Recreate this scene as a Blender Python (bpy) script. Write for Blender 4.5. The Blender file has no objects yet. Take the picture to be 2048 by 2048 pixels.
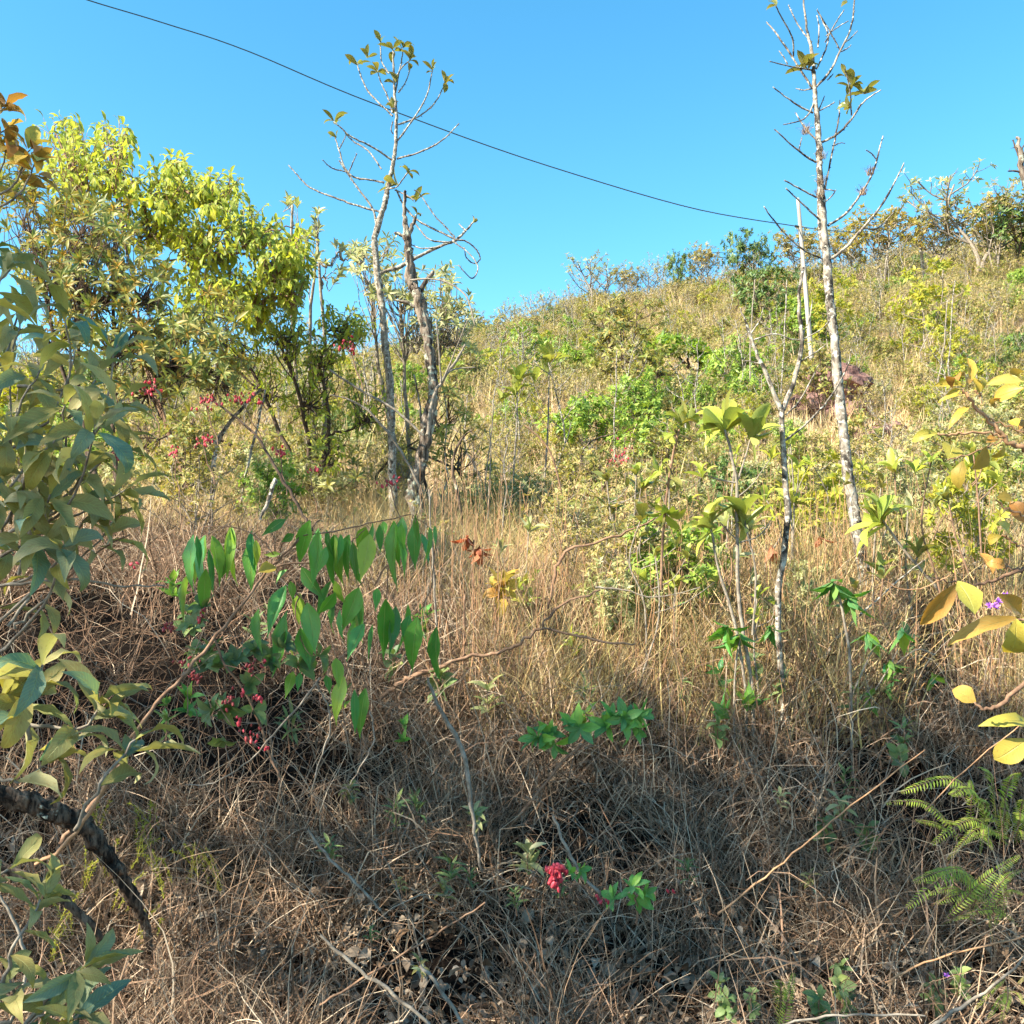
import bpy, math, random
import numpy as np
from mathutils import Vector, Matrix, noise
R = math.radians
sc = bpy.context.scene
col = sc.collection
rnd = random.Random(7)
nrg = np.random.default_rng(7)

# ------------------------------------------------------------------ camera
CAM = np.array([0.0, 0.0, 1.55]); PITCH = R(4.0); F = 1024 / math.tan(R(29.0))
cd = bpy.data.cameras.new('camera'); cam = bpy.data.objects.new('camera', cd); col.objects.link(cam)
cd.sensor_width = 36; cd.angle = R(58.0); cd.clip_start = 0.05; cd.clip_end = 2000
cam.location = CAM; cam.rotation_euler = (R(90) + PITCH, 0, 0); sc.camera = cam
# ------------------------------------------------------------------ light
SUN_EL, SUN_AZ = R(38), R(240)                       # azimuth clockwise from +Y : behind and left of the camera
S = np.array([math.sin(SUN_AZ) * math.cos(SUN_EL), math.cos(SUN_AZ) * math.cos(SUN_EL), math.sin(SUN_EL)])
w = bpy.data.worlds.new('World'); sc.world = w; w.use_nodes = True
nt = w.node_tree; bg = nt.nodes['Background']
sky = nt.nodes.new('ShaderNodeTexSky'); sky.sky_type = 'NISHITA'; sky.sun_disc = False
sky.sun_elevation = SUN_EL; sky.sun_rotation = SUN_AZ; sky.altitude = 900; sky.air_density = 1.0; sky.dust_density = 0.6; sky.ozone_density = 1.2
hs = nt.nodes.new('ShaderNodeHueSaturation'); hs.inputs['Hue'].default_value = 0.480; hs.inputs['Saturation'].default_value = 1.32; hs.inputs['Value'].default_value = 1.0
nt.links.new(sky.outputs[0], hs.inputs['Color']); nt.links.new(hs.outputs[0], bg.inputs[0]); bg.inputs[1].default_value = 0.108
sl = bpy.data.lights.new('sun', 'SUN'); so = bpy.data.objects.new('sun', sl); col.objects.link(so)
sl.energy = 5.0; sl.angle = R(0.53); sl.color = (1.0, 0.91, 0.74)
so.rotation_euler = Vector(S).to_track_quat('Z', 'Y').to_euler(); so.location = (-20, -12, 30)
sc.view_settings.view_transform = 'Standard'; sc.view_settings.look = 'None'
sc.view_settings.exposure = 1.78; sc.view_settings.gamma = 1.0; sc.view_settings.use_curve_mapping = False
sc.render.engine = 'CYCLES'; sc.cycles.use_denoising = True; sc.cycles.use_adaptive_sampling = True; sc.cycles.adaptive_threshold = 0.02
sc.cycles.max_bounces = 4; sc.cycles.transparent_max_bounces = 4; sc.cycles.diffuse_bounces = 2; sc.cycles.transmission_bounces = 2; sc.cycles.glossy_bounces = 1
sc.cycles.caustics_reflective = False; sc.cycles.caustics_refractive = False

def at(px, py, Y):
    """pixel of the 2048 photograph -> point at depth Y"""
    a, b = (px - 1024) / F, (1024 - py) / F
    d = np.array([a, math.cos(PITCH) - b * math.sin(PITCH), math.sin(PITCH) + b * math.cos(PITCH)])
    return CAM + d * (Y / d[1])
def unit(v):
    v = np.asarray(v, float); return v / (np.linalg.norm(v) + 1e-9)

# ------------------------------------------------------------------ terrain
def sstep(a, b, x):
    t = np.clip((x - a) / (b - a), 0, 1); return t * t * (3 - 2 * t)
def H0(x, y):
    x = np.asarray(x, float); y = np.asarray(y, float)
    left = sstep(1.0, -2.5, x)
    bank = sstep(2.9, 5.7 - 0.7 * left, y) * (1.25 + 0.25 * left)
    s1 = np.clip(y - 5.2, 0, 9) * 0.17
    g = 0.284 + np.where(x > 0, 0.0040 * x, 0.0035 * x)
    s2 = np.clip(y - 14.2, 0, 61) * g
    far = np.clip(y - 75, 0, 400) * -0.25
    n = 0.10 * np.sin(x * 1.3 + 1.7 * np.sin(y * .9)) * np.cos(y * 1.1 + .4 * x) * sstep(2.5, 5, y)
    n = n + 0.5 * np.sin(x * .31 + 2) * np.cos(y * .23 + x * .11) * sstep(12, 25, y)
    n = n + 1.1 * np.sin(x * .11 + 1) * np.cos(y * .09) * sstep(20, 45, y)
    return bank + s1 + s2 + far + n
def H(x, y):
    return float(H0(x, y))
def ground_hit(px, py, y0=2.0, y1=80):
    prev = None
    for y in np.concatenate([np.arange(y0, 12, .08), np.arange(12, y1, .4)]):
        p = at(px, py, y)
        if p[2] < H(p[0], p[1]): return p
    return at(px, py, y1)

# ------------------------------------------------------------------ geometry store
class Geo:
    def __init__(s): s.V = []; s.Q = []; s.T = []; s.a = []; s.u = []; s.n = 0
    def add(s, V, Q=None, T=None, var=0.0, uv=None):
        V = np.asarray(V, np.float32).reshape(-1, 3); k = len(V)
        s.V.append(V)
        if Q is not None and len(Q): s.Q.append(np.asarray(Q, np.int32).reshape(-1, 4) + s.n)
        if T is not None and len(T): s.T.append(np.asarray(T, np.int32).reshape(-1, 3) + s.n)
        s.a.append(np.full(k, var, np.float32) if np.isscalar(var) else np.asarray(var, np.float32))
        s.u.append(np.zeros((k, 2), np.float32) if uv is None else np.asarray(uv, np.float32)); s.n += k
    def mesh(s, name, mat, smooth=True, origin=None, mats=None, mi=None):
        me = bpy.data.meshes.new(name)
        if not s.V:
            return me
        V = np.concatenate(s.V)
        if origin is not None: V = V - np.asarray(origin, np.float32)
        Q = np.concatenate(s.Q) if s.Q else np.zeros((0, 4), np.int32)
        T = np.concatenate(s.T) if s.T else np.zeros((0, 3), np.int32)
        me.vertices.add(len(V)); me.vertices.foreach_set('co', V.ravel())
        nl = Q.size + T.size; me.loops.add(nl); li = np.concatenate([Q.ravel(), T.ravel()]).astype(np.int32)
        me.loops.foreach_set('vertex_index', li)
        me.polygons.add(len(Q) + len(T))
        ls = np.concatenate([np.arange(len(Q)) * 4, Q.size + np.arange(len(T)) * 3]).astype(np.int32)
        me.polygons.foreach_set('loop_start', ls)
        me.polygons.foreach_set('use_smooth', np.full(len(ls), smooth))
        at_ = me.attributes.new('var', 'FLOAT', 'POINT'); at_.data.foreach_set('value', np.concatenate(s.a))
        uvl = me.uv_layers.new(name='UVMap'); uvl.data.foreach_set('uv', np.concatenate(s.u)[li].ravel())
        me.update(calc_edges=True); me.validate()
        if mat is not None: me.materials.append(mat)
        return me

RS = 0.82
def spline(P, n=4):
    P = [np.asarray(p, float) for p in P]
    if len(P) < 3: return [P[0] * (1 - t) + P[-1] * t for t in np.linspace(0, 1, n + 1)]
    out = []
    for i in range(len(P) - 1):
        p0 = P[max(i - 1, 0)]; p1 = P[i]; p2 = P[i + 1]; p3 = P[min(i + 2, len(P) - 1)]
        for k in range(n):
            t = k / n
            out.append(.5 * ((2 * p1) + (-p0 + p2) * t + (2 * p0 - 5 * p1 + 4 * p2 - p3) * t * t + (-p0 + 3 * p1 - 3 * p2 + p3) * t ** 3))
    out.append(P[-1]); return out
def tube(g, P, r, sides=6, sub=3, knob=0.0, seed=0, wob=0.0, var=0.0, relief=0.0):
    """P: points (3) ; r: radii list or (r0, r1)"""
    P = [np.asarray(p, float) for p in P]
    rr = list(r) if len(r) == len(P) else [r[0] + (r[-1] - r[0]) * i / (len(P) - 1) for i in range(len(P))]
    A = spline([np.append(p, q) for p, q in zip(P, rr)], sub)
    A = np.array(A); A[:, 3] *= RS; rg = np.random.default_rng(abs(int(seed)))
    if wob: A[1:-1, :3] += rg.normal(0, wob, (len(A) - 2, 3))
    t = np.gradient(A[:, :3], axis=0); t /= np.linalg.norm(t, axis=1, keepdims=True) + 1e-9
    ref = np.array([0, 0, 1.0]) if abs(t[0][2]) < .8 else np.array([1.0, 0, 0])
    n = unit(np.cross(t[0], ref)); V = []; U = []
    th = np.arange(sides) * 2 * math.pi / sides; L = 0
    for i in range(len(A)):
        n = unit(n - t[i] * np.dot(n, t[i])); b = np.cross(t[i], n)
        q = max(A[i, 3], 0.0004) * (1 + (rg.uniform(-knob, knob, sides) if knob else 0))
        if relief: q = q * (1 + relief * np.array([noise.fractal(Vector((math.cos(a_) * 1.6, math.sin(a_) * 1.6, i * .22 + seed)), 1, 2, 4) for a_ in th]))
        V.append(A[i, :3] + (np.cos(th)[:, None] * n + np.sin(th)[:, None] * b) * np.reshape(q, (-1, 1)))
        if i: L += np.linalg.norm(A[i, :3] - A[i - 1, :3])
        U.append(np.stack([np.abs(th / math.pi - 1), np.full(sides, L)], 1))
    m = len(A); V = np.concatenate(V); U = np.concatenate(U)
    Q = [(i * sides + k, i * sides + (k + 1) % sides, (i + 1) * sides + (k + 1) % sides, (i + 1) * sides + k) for i in range(m - 1) for k in range(sides)]
    V = np.vstack([V, A[-1, :3] + t[-1] * A[-1, 3]]); U = np.vstack([U, [0, L]])
    T = [((m - 1) * sides + k, (m - 1) * sides + (k + 1) % sides, m * sides) for k in range(sides)]
    g.add(V, Q, T, var, U); return A[:, :3], A[:, 3]
def spurs(g, A, r, every=.03, ln=.02, seed=0):
    """short knobbly leaf scars and spurs along a bare twig"""
    rg = np.random.default_rng(seed); L = 0
    for i in range(1, len(A)):
        seg = np.linalg.norm(A[i] - A[i - 1]); k = int(seg / every + rg.random())
        for _ in range(k):
            t = rg.random(); p = A[i - 1] * (1 - t) + A[i] * t
            d = unit(unit(rg.normal(size=3)) + unit(A[i] - A[i - 1]) * .6); q = r[i] * .75
            l = ln * rg.uniform(.5, 1.4); s = unit(np.cross(d, [.3, .5, .8])); b = np.cross(d, s)
            V = [p + s * q, p - s * q * .5 + b * q * .8, p - s * q * .5 - b * q * .8, p + d * l]
            g.add(V, None, [(0, 1, 3), (1, 2, 3), (2, 0, 3)])

# ------------------------------------------------------------------ leaf templates
def leaf_tpl(n=6, w=.3, peak=.45, tip=1.0, fold=.18, bend=.35, twist=0., wave=0., stalk=.05):
    V = []; U = []; ang = 0.0; y = 0.0; z = 0.0
    for i in range(n + 1):
        t = i / n
        if t < stalk: ww = .012
        else:
            q = (t - stalk) / (1 - stalk)
            e = q / peak if q < peak else (1 - q) / (1 - peak)
            ww = w * .5 * (math.sin(min(e, 1) * math.pi / 2) ** (.75 if q < peak else tip))
        if i == 0: ww = .012
        if i == n: ww = .004
        a = bend * (t * t) * 1.5
        if i: y += math.cos(a) / n; z -= math.sin(a) / n
        tw = twist * t
        for s in (-1, 0, 1):
            x = s * ww; zz = abs(s) * ww * fold * 2 + wave * math.sin(i * 2.3 + s) * abs(s) * ww
            V.append((x * math.cos(tw) - zz * math.sin(tw), y, z + zz * math.cos(tw) + x * math.sin(tw)))
            U.append((.5 + .5 * s, t))
    Q = []
    for i in range(n):
        a = i * 3
        Q += [(a, a + 1, a + 4, a + 3), (a + 1, a + 2, a + 5, a + 4)]
    return np.array(V), np.array(Q), np.array(U)
LOW = leaf_tpl(2, .34, .5, 1.2, .15, .3, stalk=0.0)
def frame(d, nrm):
    d = unit(d); nrm = np.asarray(nrm, float); nrm = nrm - d * np.dot(nrm, d)
    if np.linalg.norm(nrm) < 1e-3: nrm = np.cross(d, [.9, .1, .3])
    nrm = unit(nrm); x = np.cross(d, nrm); return np.stack([x, d, nrm], 1)     # columns
def bake(g, tpl, L, rg):
    """L: list of (pos, dir, normal, length, widthscale)"""
    if not L: return
    V, Q, U = tpl; k = len(V); N = len(L)
    M = np.stack([frame(l[1], l[2]) * np.array([l[3] * l[4], l[3], l[3]]) for l in L])
    P = np.stack([l[0] for l in L])
    W = np.einsum('nij,kj->nki', M, V) + P[:, None]
    QQ = (Q[None] + (np.arange(N) * k)[:, None, None]).reshape(-1, 4)
    g.add(W.reshape(-1, 3), QQ, None, np.repeat(rg.random(N), k), np.tile(U, (N, 1)))

# ------------------------------------------------------------------ materials
def newmat(name):
    m = bpy.data.materials.new(name); m.use_nodes = True; n = m.node_tree.nodes; n.clear(); return m, n, m.node_tree.links
def ramp(n, cols, pos=None):
    r = n.new('ShaderNodeValToRGB'); e = r.color_ramp.elements
    while len(e) < len(cols): e.new(.5)
    for i, c in enumerate(cols):
        e[i].position = (pos[i] if pos else i / max(1, len(cols) - 1)); e[i].color = (*c, 1)
    return r
def varnode(n, l, objr=True):
    a = n.new('ShaderNodeAttribute'); a.attribute_name = 'var'
    if not objr: return a.outputs['Fac']
    o = n.new('ShaderNodeObjectInfo'); s = n.new('ShaderNodeMath'); s.operation = 'ADD'
    l.new(a.outputs['Fac'], s.inputs[0]); l.new(o.outputs['Random'], s.inputs[1])
    f = n.new('ShaderNodeMath'); f.operation = 'FRACT'; l.new(s.outputs[0], f.inputs[0]); return f.outputs[0]
def leafmat(name, front, back=None, trans=.35, rough=.45, vein=.0, spots=0.0, tcol=(1.25, 1.3, .55), lat=.45):
    LATV = lat; m, n, l = newmat(name); v = varnode(n, l)
    rf = ramp(n, front); l.new(v, rf.inputs[0]); c = rf.outputs[0]
    if back:
        rb = ramp(n, back); l.new(v, rb.inputs[0]); ge = n.new('ShaderNodeNewGeometry')
        mx = n.new('ShaderNodeMix'); mx.data_type = 'RGBA'; l.new(ge.outputs['Backfacing'], mx.inputs[0]); l.new(c, mx.inputs[6]); l.new(rb.outputs[0], mx.inputs[7]); c = mx.outputs[2]
    hgt = None
    tc = n.new('ShaderNodeTexCoord')
    if vein:
        sx = n.new('ShaderNodeSeparateXYZ'); l.new(tc.outputs['UV'], sx.inputs[0])
        def M(op, a, b=None, cl=False):
            q = n.new('ShaderNodeMath'); q.operation = op; q.use_clamp = cl
            for i, z in enumerate((a, b)):
                if z is None: continue
                if isinstance(z, (int, float)): q.inputs[i].default_value = z
                else: l.new(z, q.inputs[i])
            return q.outputs[0]
        ax = M('ABSOLUTE', M('SUBTRACT', sx.outputs[0], .5))
        mid = M('SUBTRACT', 1.0, M('MULTIPLY', ax, 30.0), True)
        lat_ = M('SINE', M('MULTIPLY', M('SUBTRACT', sx.outputs[1], M('MULTIPLY', ax, .35)), 95.0))
        lat_ = M('MULTIPLY', M('GREATER_THAN', lat_, .8), LATV)
        vv = M('MAXIMUM', mid, lat_)
        mx = n.new('ShaderNodeMix'); mx.data_type = 'RGBA'; l.new(M('MULTIPLY', vv, vein), mx.inputs[0]); l.new(c, mx.inputs[6]); mx.inputs[7].default_value = (.42, .46, .16, 1); c = mx.outputs[2]
        bp = n.new('ShaderNodeBump'); bp.inputs['Strength'].default_value = .5; bp.inputs['Distance'].default_value = .004; bp.invert = True; l.new(vv, bp.inputs['Height']); hgt = bp
    if spots:
        nz = n.new('ShaderNodeTexNoise'); nz.inputs['Scale'].default_value = 9; nz.inputs['Detail'].default_value = 4; l.new(tc.outputs['UV'], nz.inputs['Vector'])
        nr = ramp(n, [(0, 0, 0), (1, 1, 1)], [.58, .72]); l.new(nz.outputs[0], nr.inputs[0])
        q = n.new('ShaderNodeMath'); q.operation = 'MULTIPLY'; q.inputs[1].default_value = spots; l.new(nr.outputs[0], q.inputs[0])
        mx = n.new('ShaderNodeMix'); mx.data_type = 'RGBA'; l.new(q.outputs[0], mx.inputs[0]); l.new(c, mx.inputs[6]); mx.inputs[7].default_value = (.22, .11, .03, 1); c = mx.outputs[2]
    p = n.new('ShaderNodeBsdfPrincipled'); p.inputs['Roughness'].default_value = rough; p.inputs['Specular IOR Level'].default_value = .35
    l.new(c, p.inputs['Base Color'])
    t = n.new('ShaderNodeBsdfTranslucent'); vm = n.new('ShaderNodeVectorMath'); vm.operation = 'MULTIPLY'; vm.inputs[1].default_value = tcol
    l.new(c, vm.inputs[0]); l.new(vm.outputs[0], t.inputs[0])
    if hgt: l.new(hgt.outputs[0], p.inputs['Normal'])
    ms = n.new('ShaderNodeMixShader'); ms.inputs[0].default_value = trans; l.new(p.outputs[0], ms.inputs[1]); l.new(t.outputs[0], ms.inputs[2])
    o = n.new('ShaderNodeOutputMaterial'); l.new(ms.outputs[0], o.inputs[0]); return m
def barkmat(name, cols, pos=None, scale=25, stretch=(1, 1, .25), bump=.6, dist=.004, rough=.9, lichen=None, lpos=(.55, .62), lscale=18):
    m, n, l = newmat(name); tc = n.new('ShaderNodeTexCoord'); mp = n.new('ShaderNodeMapping'); mp.inputs['Scale'].default_value = stretch
    l.new(tc.outputs['Object'], mp.inputs[0])
    nz = n.new('ShaderNodeTexNoise'); nz.inputs['Scale'].default_value = scale; nz.inputs['Detail'].default_value = 6; nz.inputs['Roughness'].default_value = .65; l.new(mp.outputs[0], nz.inputs['Vector'])
    r = ramp(n, cols, pos); l.new(nz.outputs[0], r.inputs[0]); c = r.outputs[0]
    if lichen:
        n2 = n.new('ShaderNodeTexNoise'); n2.inputs['Scale'].default_value = lscale; n2.inputs['Detail'].default_value = 5; n2.inputs['Roughness'].default_value = .7; l.new(tc.outputs['Object'], n2.inputs['Vector'])
        lr = ramp(n, [(0, 0, 0), (1, 1, 1)], lpos); l.new(n2.outputs[0], lr.inputs[0])
        mx = n.new('ShaderNodeMix'); mx.data_type = 'RGBA'; l.new(lr.outputs[0], mx.inputs[0]); l.new(c, mx.inputs[6]); mx.inputs[7].default_value = (*lichen, 1); c = mx.outputs[2]
    p = n.new('ShaderNodeBsdfPrincipled'); p.inputs['Roughness'].default_value = rough; p.inputs['Specular IOR Level'].default_value = .2; l.new(c, p.inputs['Base Color'])
    b = n.new('ShaderNodeBump'); b.inputs['Strength'].default_value = bump; b.inputs['Distance'].default_value = dist; l.new(nz.outputs[0], b.inputs['Height']); l.new(b.outputs[0], p.inputs['Normal'])
    o = n.new('ShaderNodeOutputMaterial'); l.new(p.outputs[0], o.inputs[0]); return m
def grassmat(name, cols, pos=None, trans=.3):
    m, n, l = newmat(name); v = varnode(n, l); r = ramp(n, cols, pos); l.new(v, r.inputs[0])
    d = n.new('ShaderNodeBsdfDiffuse'); t = n.new('ShaderNodeBsdfTranslucent'); l.new(r.outputs[0], d.inputs[0]); l.new(r.outputs[0], t.inputs[0])
    ms = n.new('ShaderNodeMixShader'); ms.inputs[0].default_value = trans; l.new(d.outputs[0], ms.inputs[1]); l.new(t.outputs[0], ms.inputs[2])
    o = n.new('ShaderNodeOutputMaterial'); l.new(ms.outputs[0], o.inputs[0]); return m

M = {}
M['felt'] = leafmat('felted_leaf', [(.25, .22, .07), (.30, .27, .10), (.24, .20, .06), (.34, .30, .14), (.36, .29, .06), (.10, .20, .13), (.26, .24, .12), (.30, .27, .12), (.08, .20, .17)], [(.38, .35, .19), (.34, .31, .16), (.42, .38, .22), (.42, .33, .09), (.36, .34, .2), (.5, .42, .06)], .3, .55, .5, .6)
M['drop'] = leafmat('hanging_leaf', [(.09, .27, .04), (.15, .36, .045), (.07, .28, .09), (.26, .41, .04), (.05, .17, .035), (.13, .33, .05), (.36, .42, .05)], [(.10, .26, .07), (.14, .30, .07), (.09, .25, .10), (.20, .31, .06), (.07, .2, .07)], .34, .34, .55, .45, lat=.07)
M['sprig'] = leafmat('sprig_leaf', [(.10, .28, .07), (.16, .38, .06), (.08, .24, .09), (.24, .45, .06)], None, .3, .4, .35, .05)
M['seedling'] = leafmat('seedling_leaf', [(.10, .18, .06), (.17, .24, .08), (.08, .14, .07), (.24, .29, .09)], None, .3, .5, .35, .2)
M['amber'] = leafmat('amber_leaf', [(.52, .27, .05), (.54, .40, .06), (.42, .38, .07), (.48, .20, .05), (.38, .38, .08)], [(.40, .20, .06), (.45, .28, .07), (.38, .33, .10), (.33, .15, .05), (.42, .35, .1)], .35, .45, .4, .5, (1.2, 1.1, .5))
M['magnolia'] = leafmat('rosette_leaf', [(.40, .46, .06), (.26, .34, .06), (.46, .48, .08), (.34, .33, .06), (.20, .29, .05)], [(.34, .38, .10), (.25, .29, .08), (.38, .42, .12), (.3, .25, .08), (.26, .3, .1)], .35, .4, .4, .3)
M['topleaf'] = leafmat('leathery_leaf', [(.10, .14, .03), (.16, .18, .04), (.07, .11, .03), (.20, .20, .05)], [(.24, .23, .07), (.28, .26, .08), (.20, .19, .06), (.34, .28, .09)], .25, .35, .4, .4)
M['yellowgreen'] = leafmat('yellow_green_leaf', [(.28, .36, .04), (.42, .47, .05), (.52, .49, .06), (.22, .31, .05), (.38, .43, .06)], [(.30, .36, .13), (.32, .38, .1), (.38, .4, .1), (.24, .31, .1), (.28, .34, .1)], .48, .45, .25, 0, (1.3, 1.25, .5))
M['olive'] = leafmat('olive_leaf', [(.15, .19, .04), (.24, .26, .06), (.33, .28, .07), (.12, .17, .05), (.40, .28, .07)], [(.22, .22, .08), (.25, .25, .1), (.30, .24, .08), (.16, .18, .07), (.36, .24, .07)], .35, .5)
M['pale'] = leafmat('pale_leaf', [(.30, .31, .12), (.37, .36, .18), (.24, .27, .09), (.44, .42, .24), (.36, .31, .12)], [(.38, .40, .26), (.42, .42, .26), (.30, .34, .18), (.46, .46, .32), (.38, .34, .2)], .3, .5)
M['green'] = leafmat('green_leaf', [(.14, .24, .04), (.24, .35, .05), (.32, .42, .07), (.10, .19, .05), (.38, .43, .07)], None, .38, .45)
M['dark'] = leafmat('dark_leaf', [(.06, .12, .03), (.10, .17, .04), (.15, .20, .05), (.07, .13, .05)], None, .25, .45)
M['gold'] = leafmat('golden_leaf', [(.38, .36, .04), (.30, .34, .05), (.44, .36, .05), (.24, .30, .05)], None, .42, .5)
M['drab'] = leafmat('drab_leaf', [(.32, .27, .10), (.40, .32, .14), (.46, .33, .17), (.24, .23, .07), (.36, .33, .09)], None, .35, .6)
M['orange_bloom'] = leafmat('orange_bloom', [(.50, .27, .05), (.45, .32, .07), (.38, .20, .05)], None, .35, .6)
M['cream_bloom'] = leafmat('cream_bloom', [(.60, .52, .25), (.55, .42, .2), (.5, .45, .18)], None, .3, .7)
M['red'] = leafmat('red_flower', [(.50, .04, .06), (.62, .09, .12), (.38, .03, .05)], None, .3, .4, tcol=(1.3, .5, .6))
M['maroon'] = leafmat('maroon_bud', [(.22, .03, .03), (.32, .05, .05), (.14, .03, .03)], None, .1, .5, tcol=(1, .5, .5))
M['purple'] = leafmat('purple_petal', [(.45, .14, .62), (.55, .22, .70)], None, .35, .5, tcol=(1.1, .7, 1.2))
M['russet'] = leafmat('russet_leaf', [(.42, .12, .06), (.5, .22, .12), (.32, .1, .05)], None, .35, .5, .3, tcol=(1.3, .8, .5))
M['fern'] = leafmat('fern_pinna', [(.30, .40, .05), (.44, .50, .08), (.22, .32, .06), (.38, .33, .08)], None, .4, .5)
M['white_bark'] = barkmat('lichened_bark', [(.03, .026, .022), (.15, .125, .10), (.31, .27, .22)], [.42, .5, .6], 22, (1, 1, .6), .9, .006, .9, (.42, .40, .34), (.54, .58), 32)
M['white_bark2'] = barkmat('spotted_bark', [(.04, .035, .03), (.17, .14, .11), (.30, .26, .21)], [.38, .48, .62], 40, (1, 1, .6), .9, .006, .9, (.42, .42, .36), (.53, .60), 30)
M['dark_bark'] = barkmat('fissured_bark', [(.018, .013, .01), (.10, .068, .048), (.22, .16, .115)], [.42, .52, .66], 45, (1, 1, .18), 1.0, .012, .95, (.45, .47, .38), (.62, .68), 9)
M['old_bark'] = barkmat('shaggy_bark', [(.025, .02, .017), (.13, .10, .078), (.27, .225, .18)], [.4, .5, .62], 24, (1, 1, .12), 1.0, .02, .95, (.34, .36, .29), (.55, .6), 12)
M['twig'] = barkmat('grey_twig', [(.09, .07, .055), (.22, .185, .145), (.34, .30, .25)], [.3, .5, .7], 30, (1, 1, 1), .5, .002)
M['brown_twig'] = barkmat('brown_twig', [(.08, .045, .03), (.20, .12, .075), (.32, .2, .13)], [.3, .5, .7], 30, (1, 1, 1), .5, .002)
M['dark_twig'] = barkmat('dark_twig', [(.03, .022, .018), (.08, .055, .04), (.14, .1, .075)], [.3, .5, .7], 30, (1, 1, 1), .5, .002)
M['amber_twig'] = barkmat('amber_twig', [(.22, .12, .06), (.34, .19, .10), (.42, .26, .15)], [.3, .5, .7], 30, (1, 1, 1), .3, .002, .6)
M['pole_wood'] = barkmat('weathered_pole', [(.16, .14, .12), (.34, .31, .27), (.46, .43, .38)], [.3, .5, .7], 8, (1, 1, .08), .5, .01)
M['stone'] = barkmat('dark_rock', [(.012, .010, .012), (.045, .036, .04), (.11, .085, .085)], [.35, .5, .68], 2.2, (1, 1, 1), 1.0, .15)
M['rubble'] = barkmat('reddish_rock', [(.07, .035, .035), (.18, .10, .085), (.30, .18, .14)], [.35, .5, .68], 2.6, (1, 1, 1), 1.0, .15)
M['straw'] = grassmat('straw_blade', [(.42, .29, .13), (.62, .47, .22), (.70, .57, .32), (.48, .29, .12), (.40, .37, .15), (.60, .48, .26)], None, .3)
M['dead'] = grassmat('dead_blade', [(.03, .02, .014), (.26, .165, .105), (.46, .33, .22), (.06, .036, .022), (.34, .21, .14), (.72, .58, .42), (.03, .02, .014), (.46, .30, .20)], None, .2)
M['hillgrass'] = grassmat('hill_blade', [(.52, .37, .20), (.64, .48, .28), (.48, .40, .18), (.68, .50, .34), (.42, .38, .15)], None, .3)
M['dry_leaf'] = grassmat('dry_leaf', [(.12, .075, .045), (.22, .15, .10), (.40, .32, .24), (.06, .04, .028)], None, .15)
m, n, l = newmat('cable_sheath'); p = n.new('ShaderNodeBsdfPrincipled'); p.inputs['Base Color'].default_value = (.012, .035, .03, 1); p.inputs['Roughness'].default_value = .5
o = n.new('ShaderNodeOutputMaterial'); l.new(p.outputs[0], o.inputs[0]); M['cable'] = m
# ground
m, n, l = newmat('hill_soil'); tc = n.new('ShaderNodeTexCoord'); ge = n.new('ShaderNodeNewGeometry')
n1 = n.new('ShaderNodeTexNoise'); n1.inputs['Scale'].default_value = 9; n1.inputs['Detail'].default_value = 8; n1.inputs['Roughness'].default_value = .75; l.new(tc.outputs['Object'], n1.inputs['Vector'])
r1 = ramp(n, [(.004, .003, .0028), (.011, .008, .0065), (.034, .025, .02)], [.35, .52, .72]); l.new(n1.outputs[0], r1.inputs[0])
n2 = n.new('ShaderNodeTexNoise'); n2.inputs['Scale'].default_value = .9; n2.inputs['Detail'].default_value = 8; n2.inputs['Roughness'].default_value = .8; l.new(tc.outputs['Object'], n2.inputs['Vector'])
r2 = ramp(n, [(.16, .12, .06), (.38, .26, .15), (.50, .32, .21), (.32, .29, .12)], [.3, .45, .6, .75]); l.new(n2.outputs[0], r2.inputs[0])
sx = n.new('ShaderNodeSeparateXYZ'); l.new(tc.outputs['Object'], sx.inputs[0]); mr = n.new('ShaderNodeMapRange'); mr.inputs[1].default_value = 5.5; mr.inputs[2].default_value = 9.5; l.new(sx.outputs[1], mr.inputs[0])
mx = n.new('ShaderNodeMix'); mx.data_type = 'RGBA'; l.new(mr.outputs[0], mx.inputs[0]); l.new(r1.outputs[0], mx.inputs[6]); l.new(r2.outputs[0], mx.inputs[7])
p = n.new('ShaderNodeBsdfPrincipled'); p.inputs['Roughness'].default_value = 1; p.inputs['Specular IOR Level'].default_value = .05; l.new(mx.outputs[2], p.inputs['Base Color'])
b = n.new('ShaderNodeBump'); b.inputs['Strength'].default_value = 1; b.inputs['Distance'].default_value = .03; l.new(n1.outputs[0], b.inputs['Height']); l.new(b.outputs[0], p.inputs['Normal'])
o = n.new('ShaderNodeOutputMaterial'); l.new(p.outputs[0], o.inputs[0]); M['soil'] = m

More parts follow.
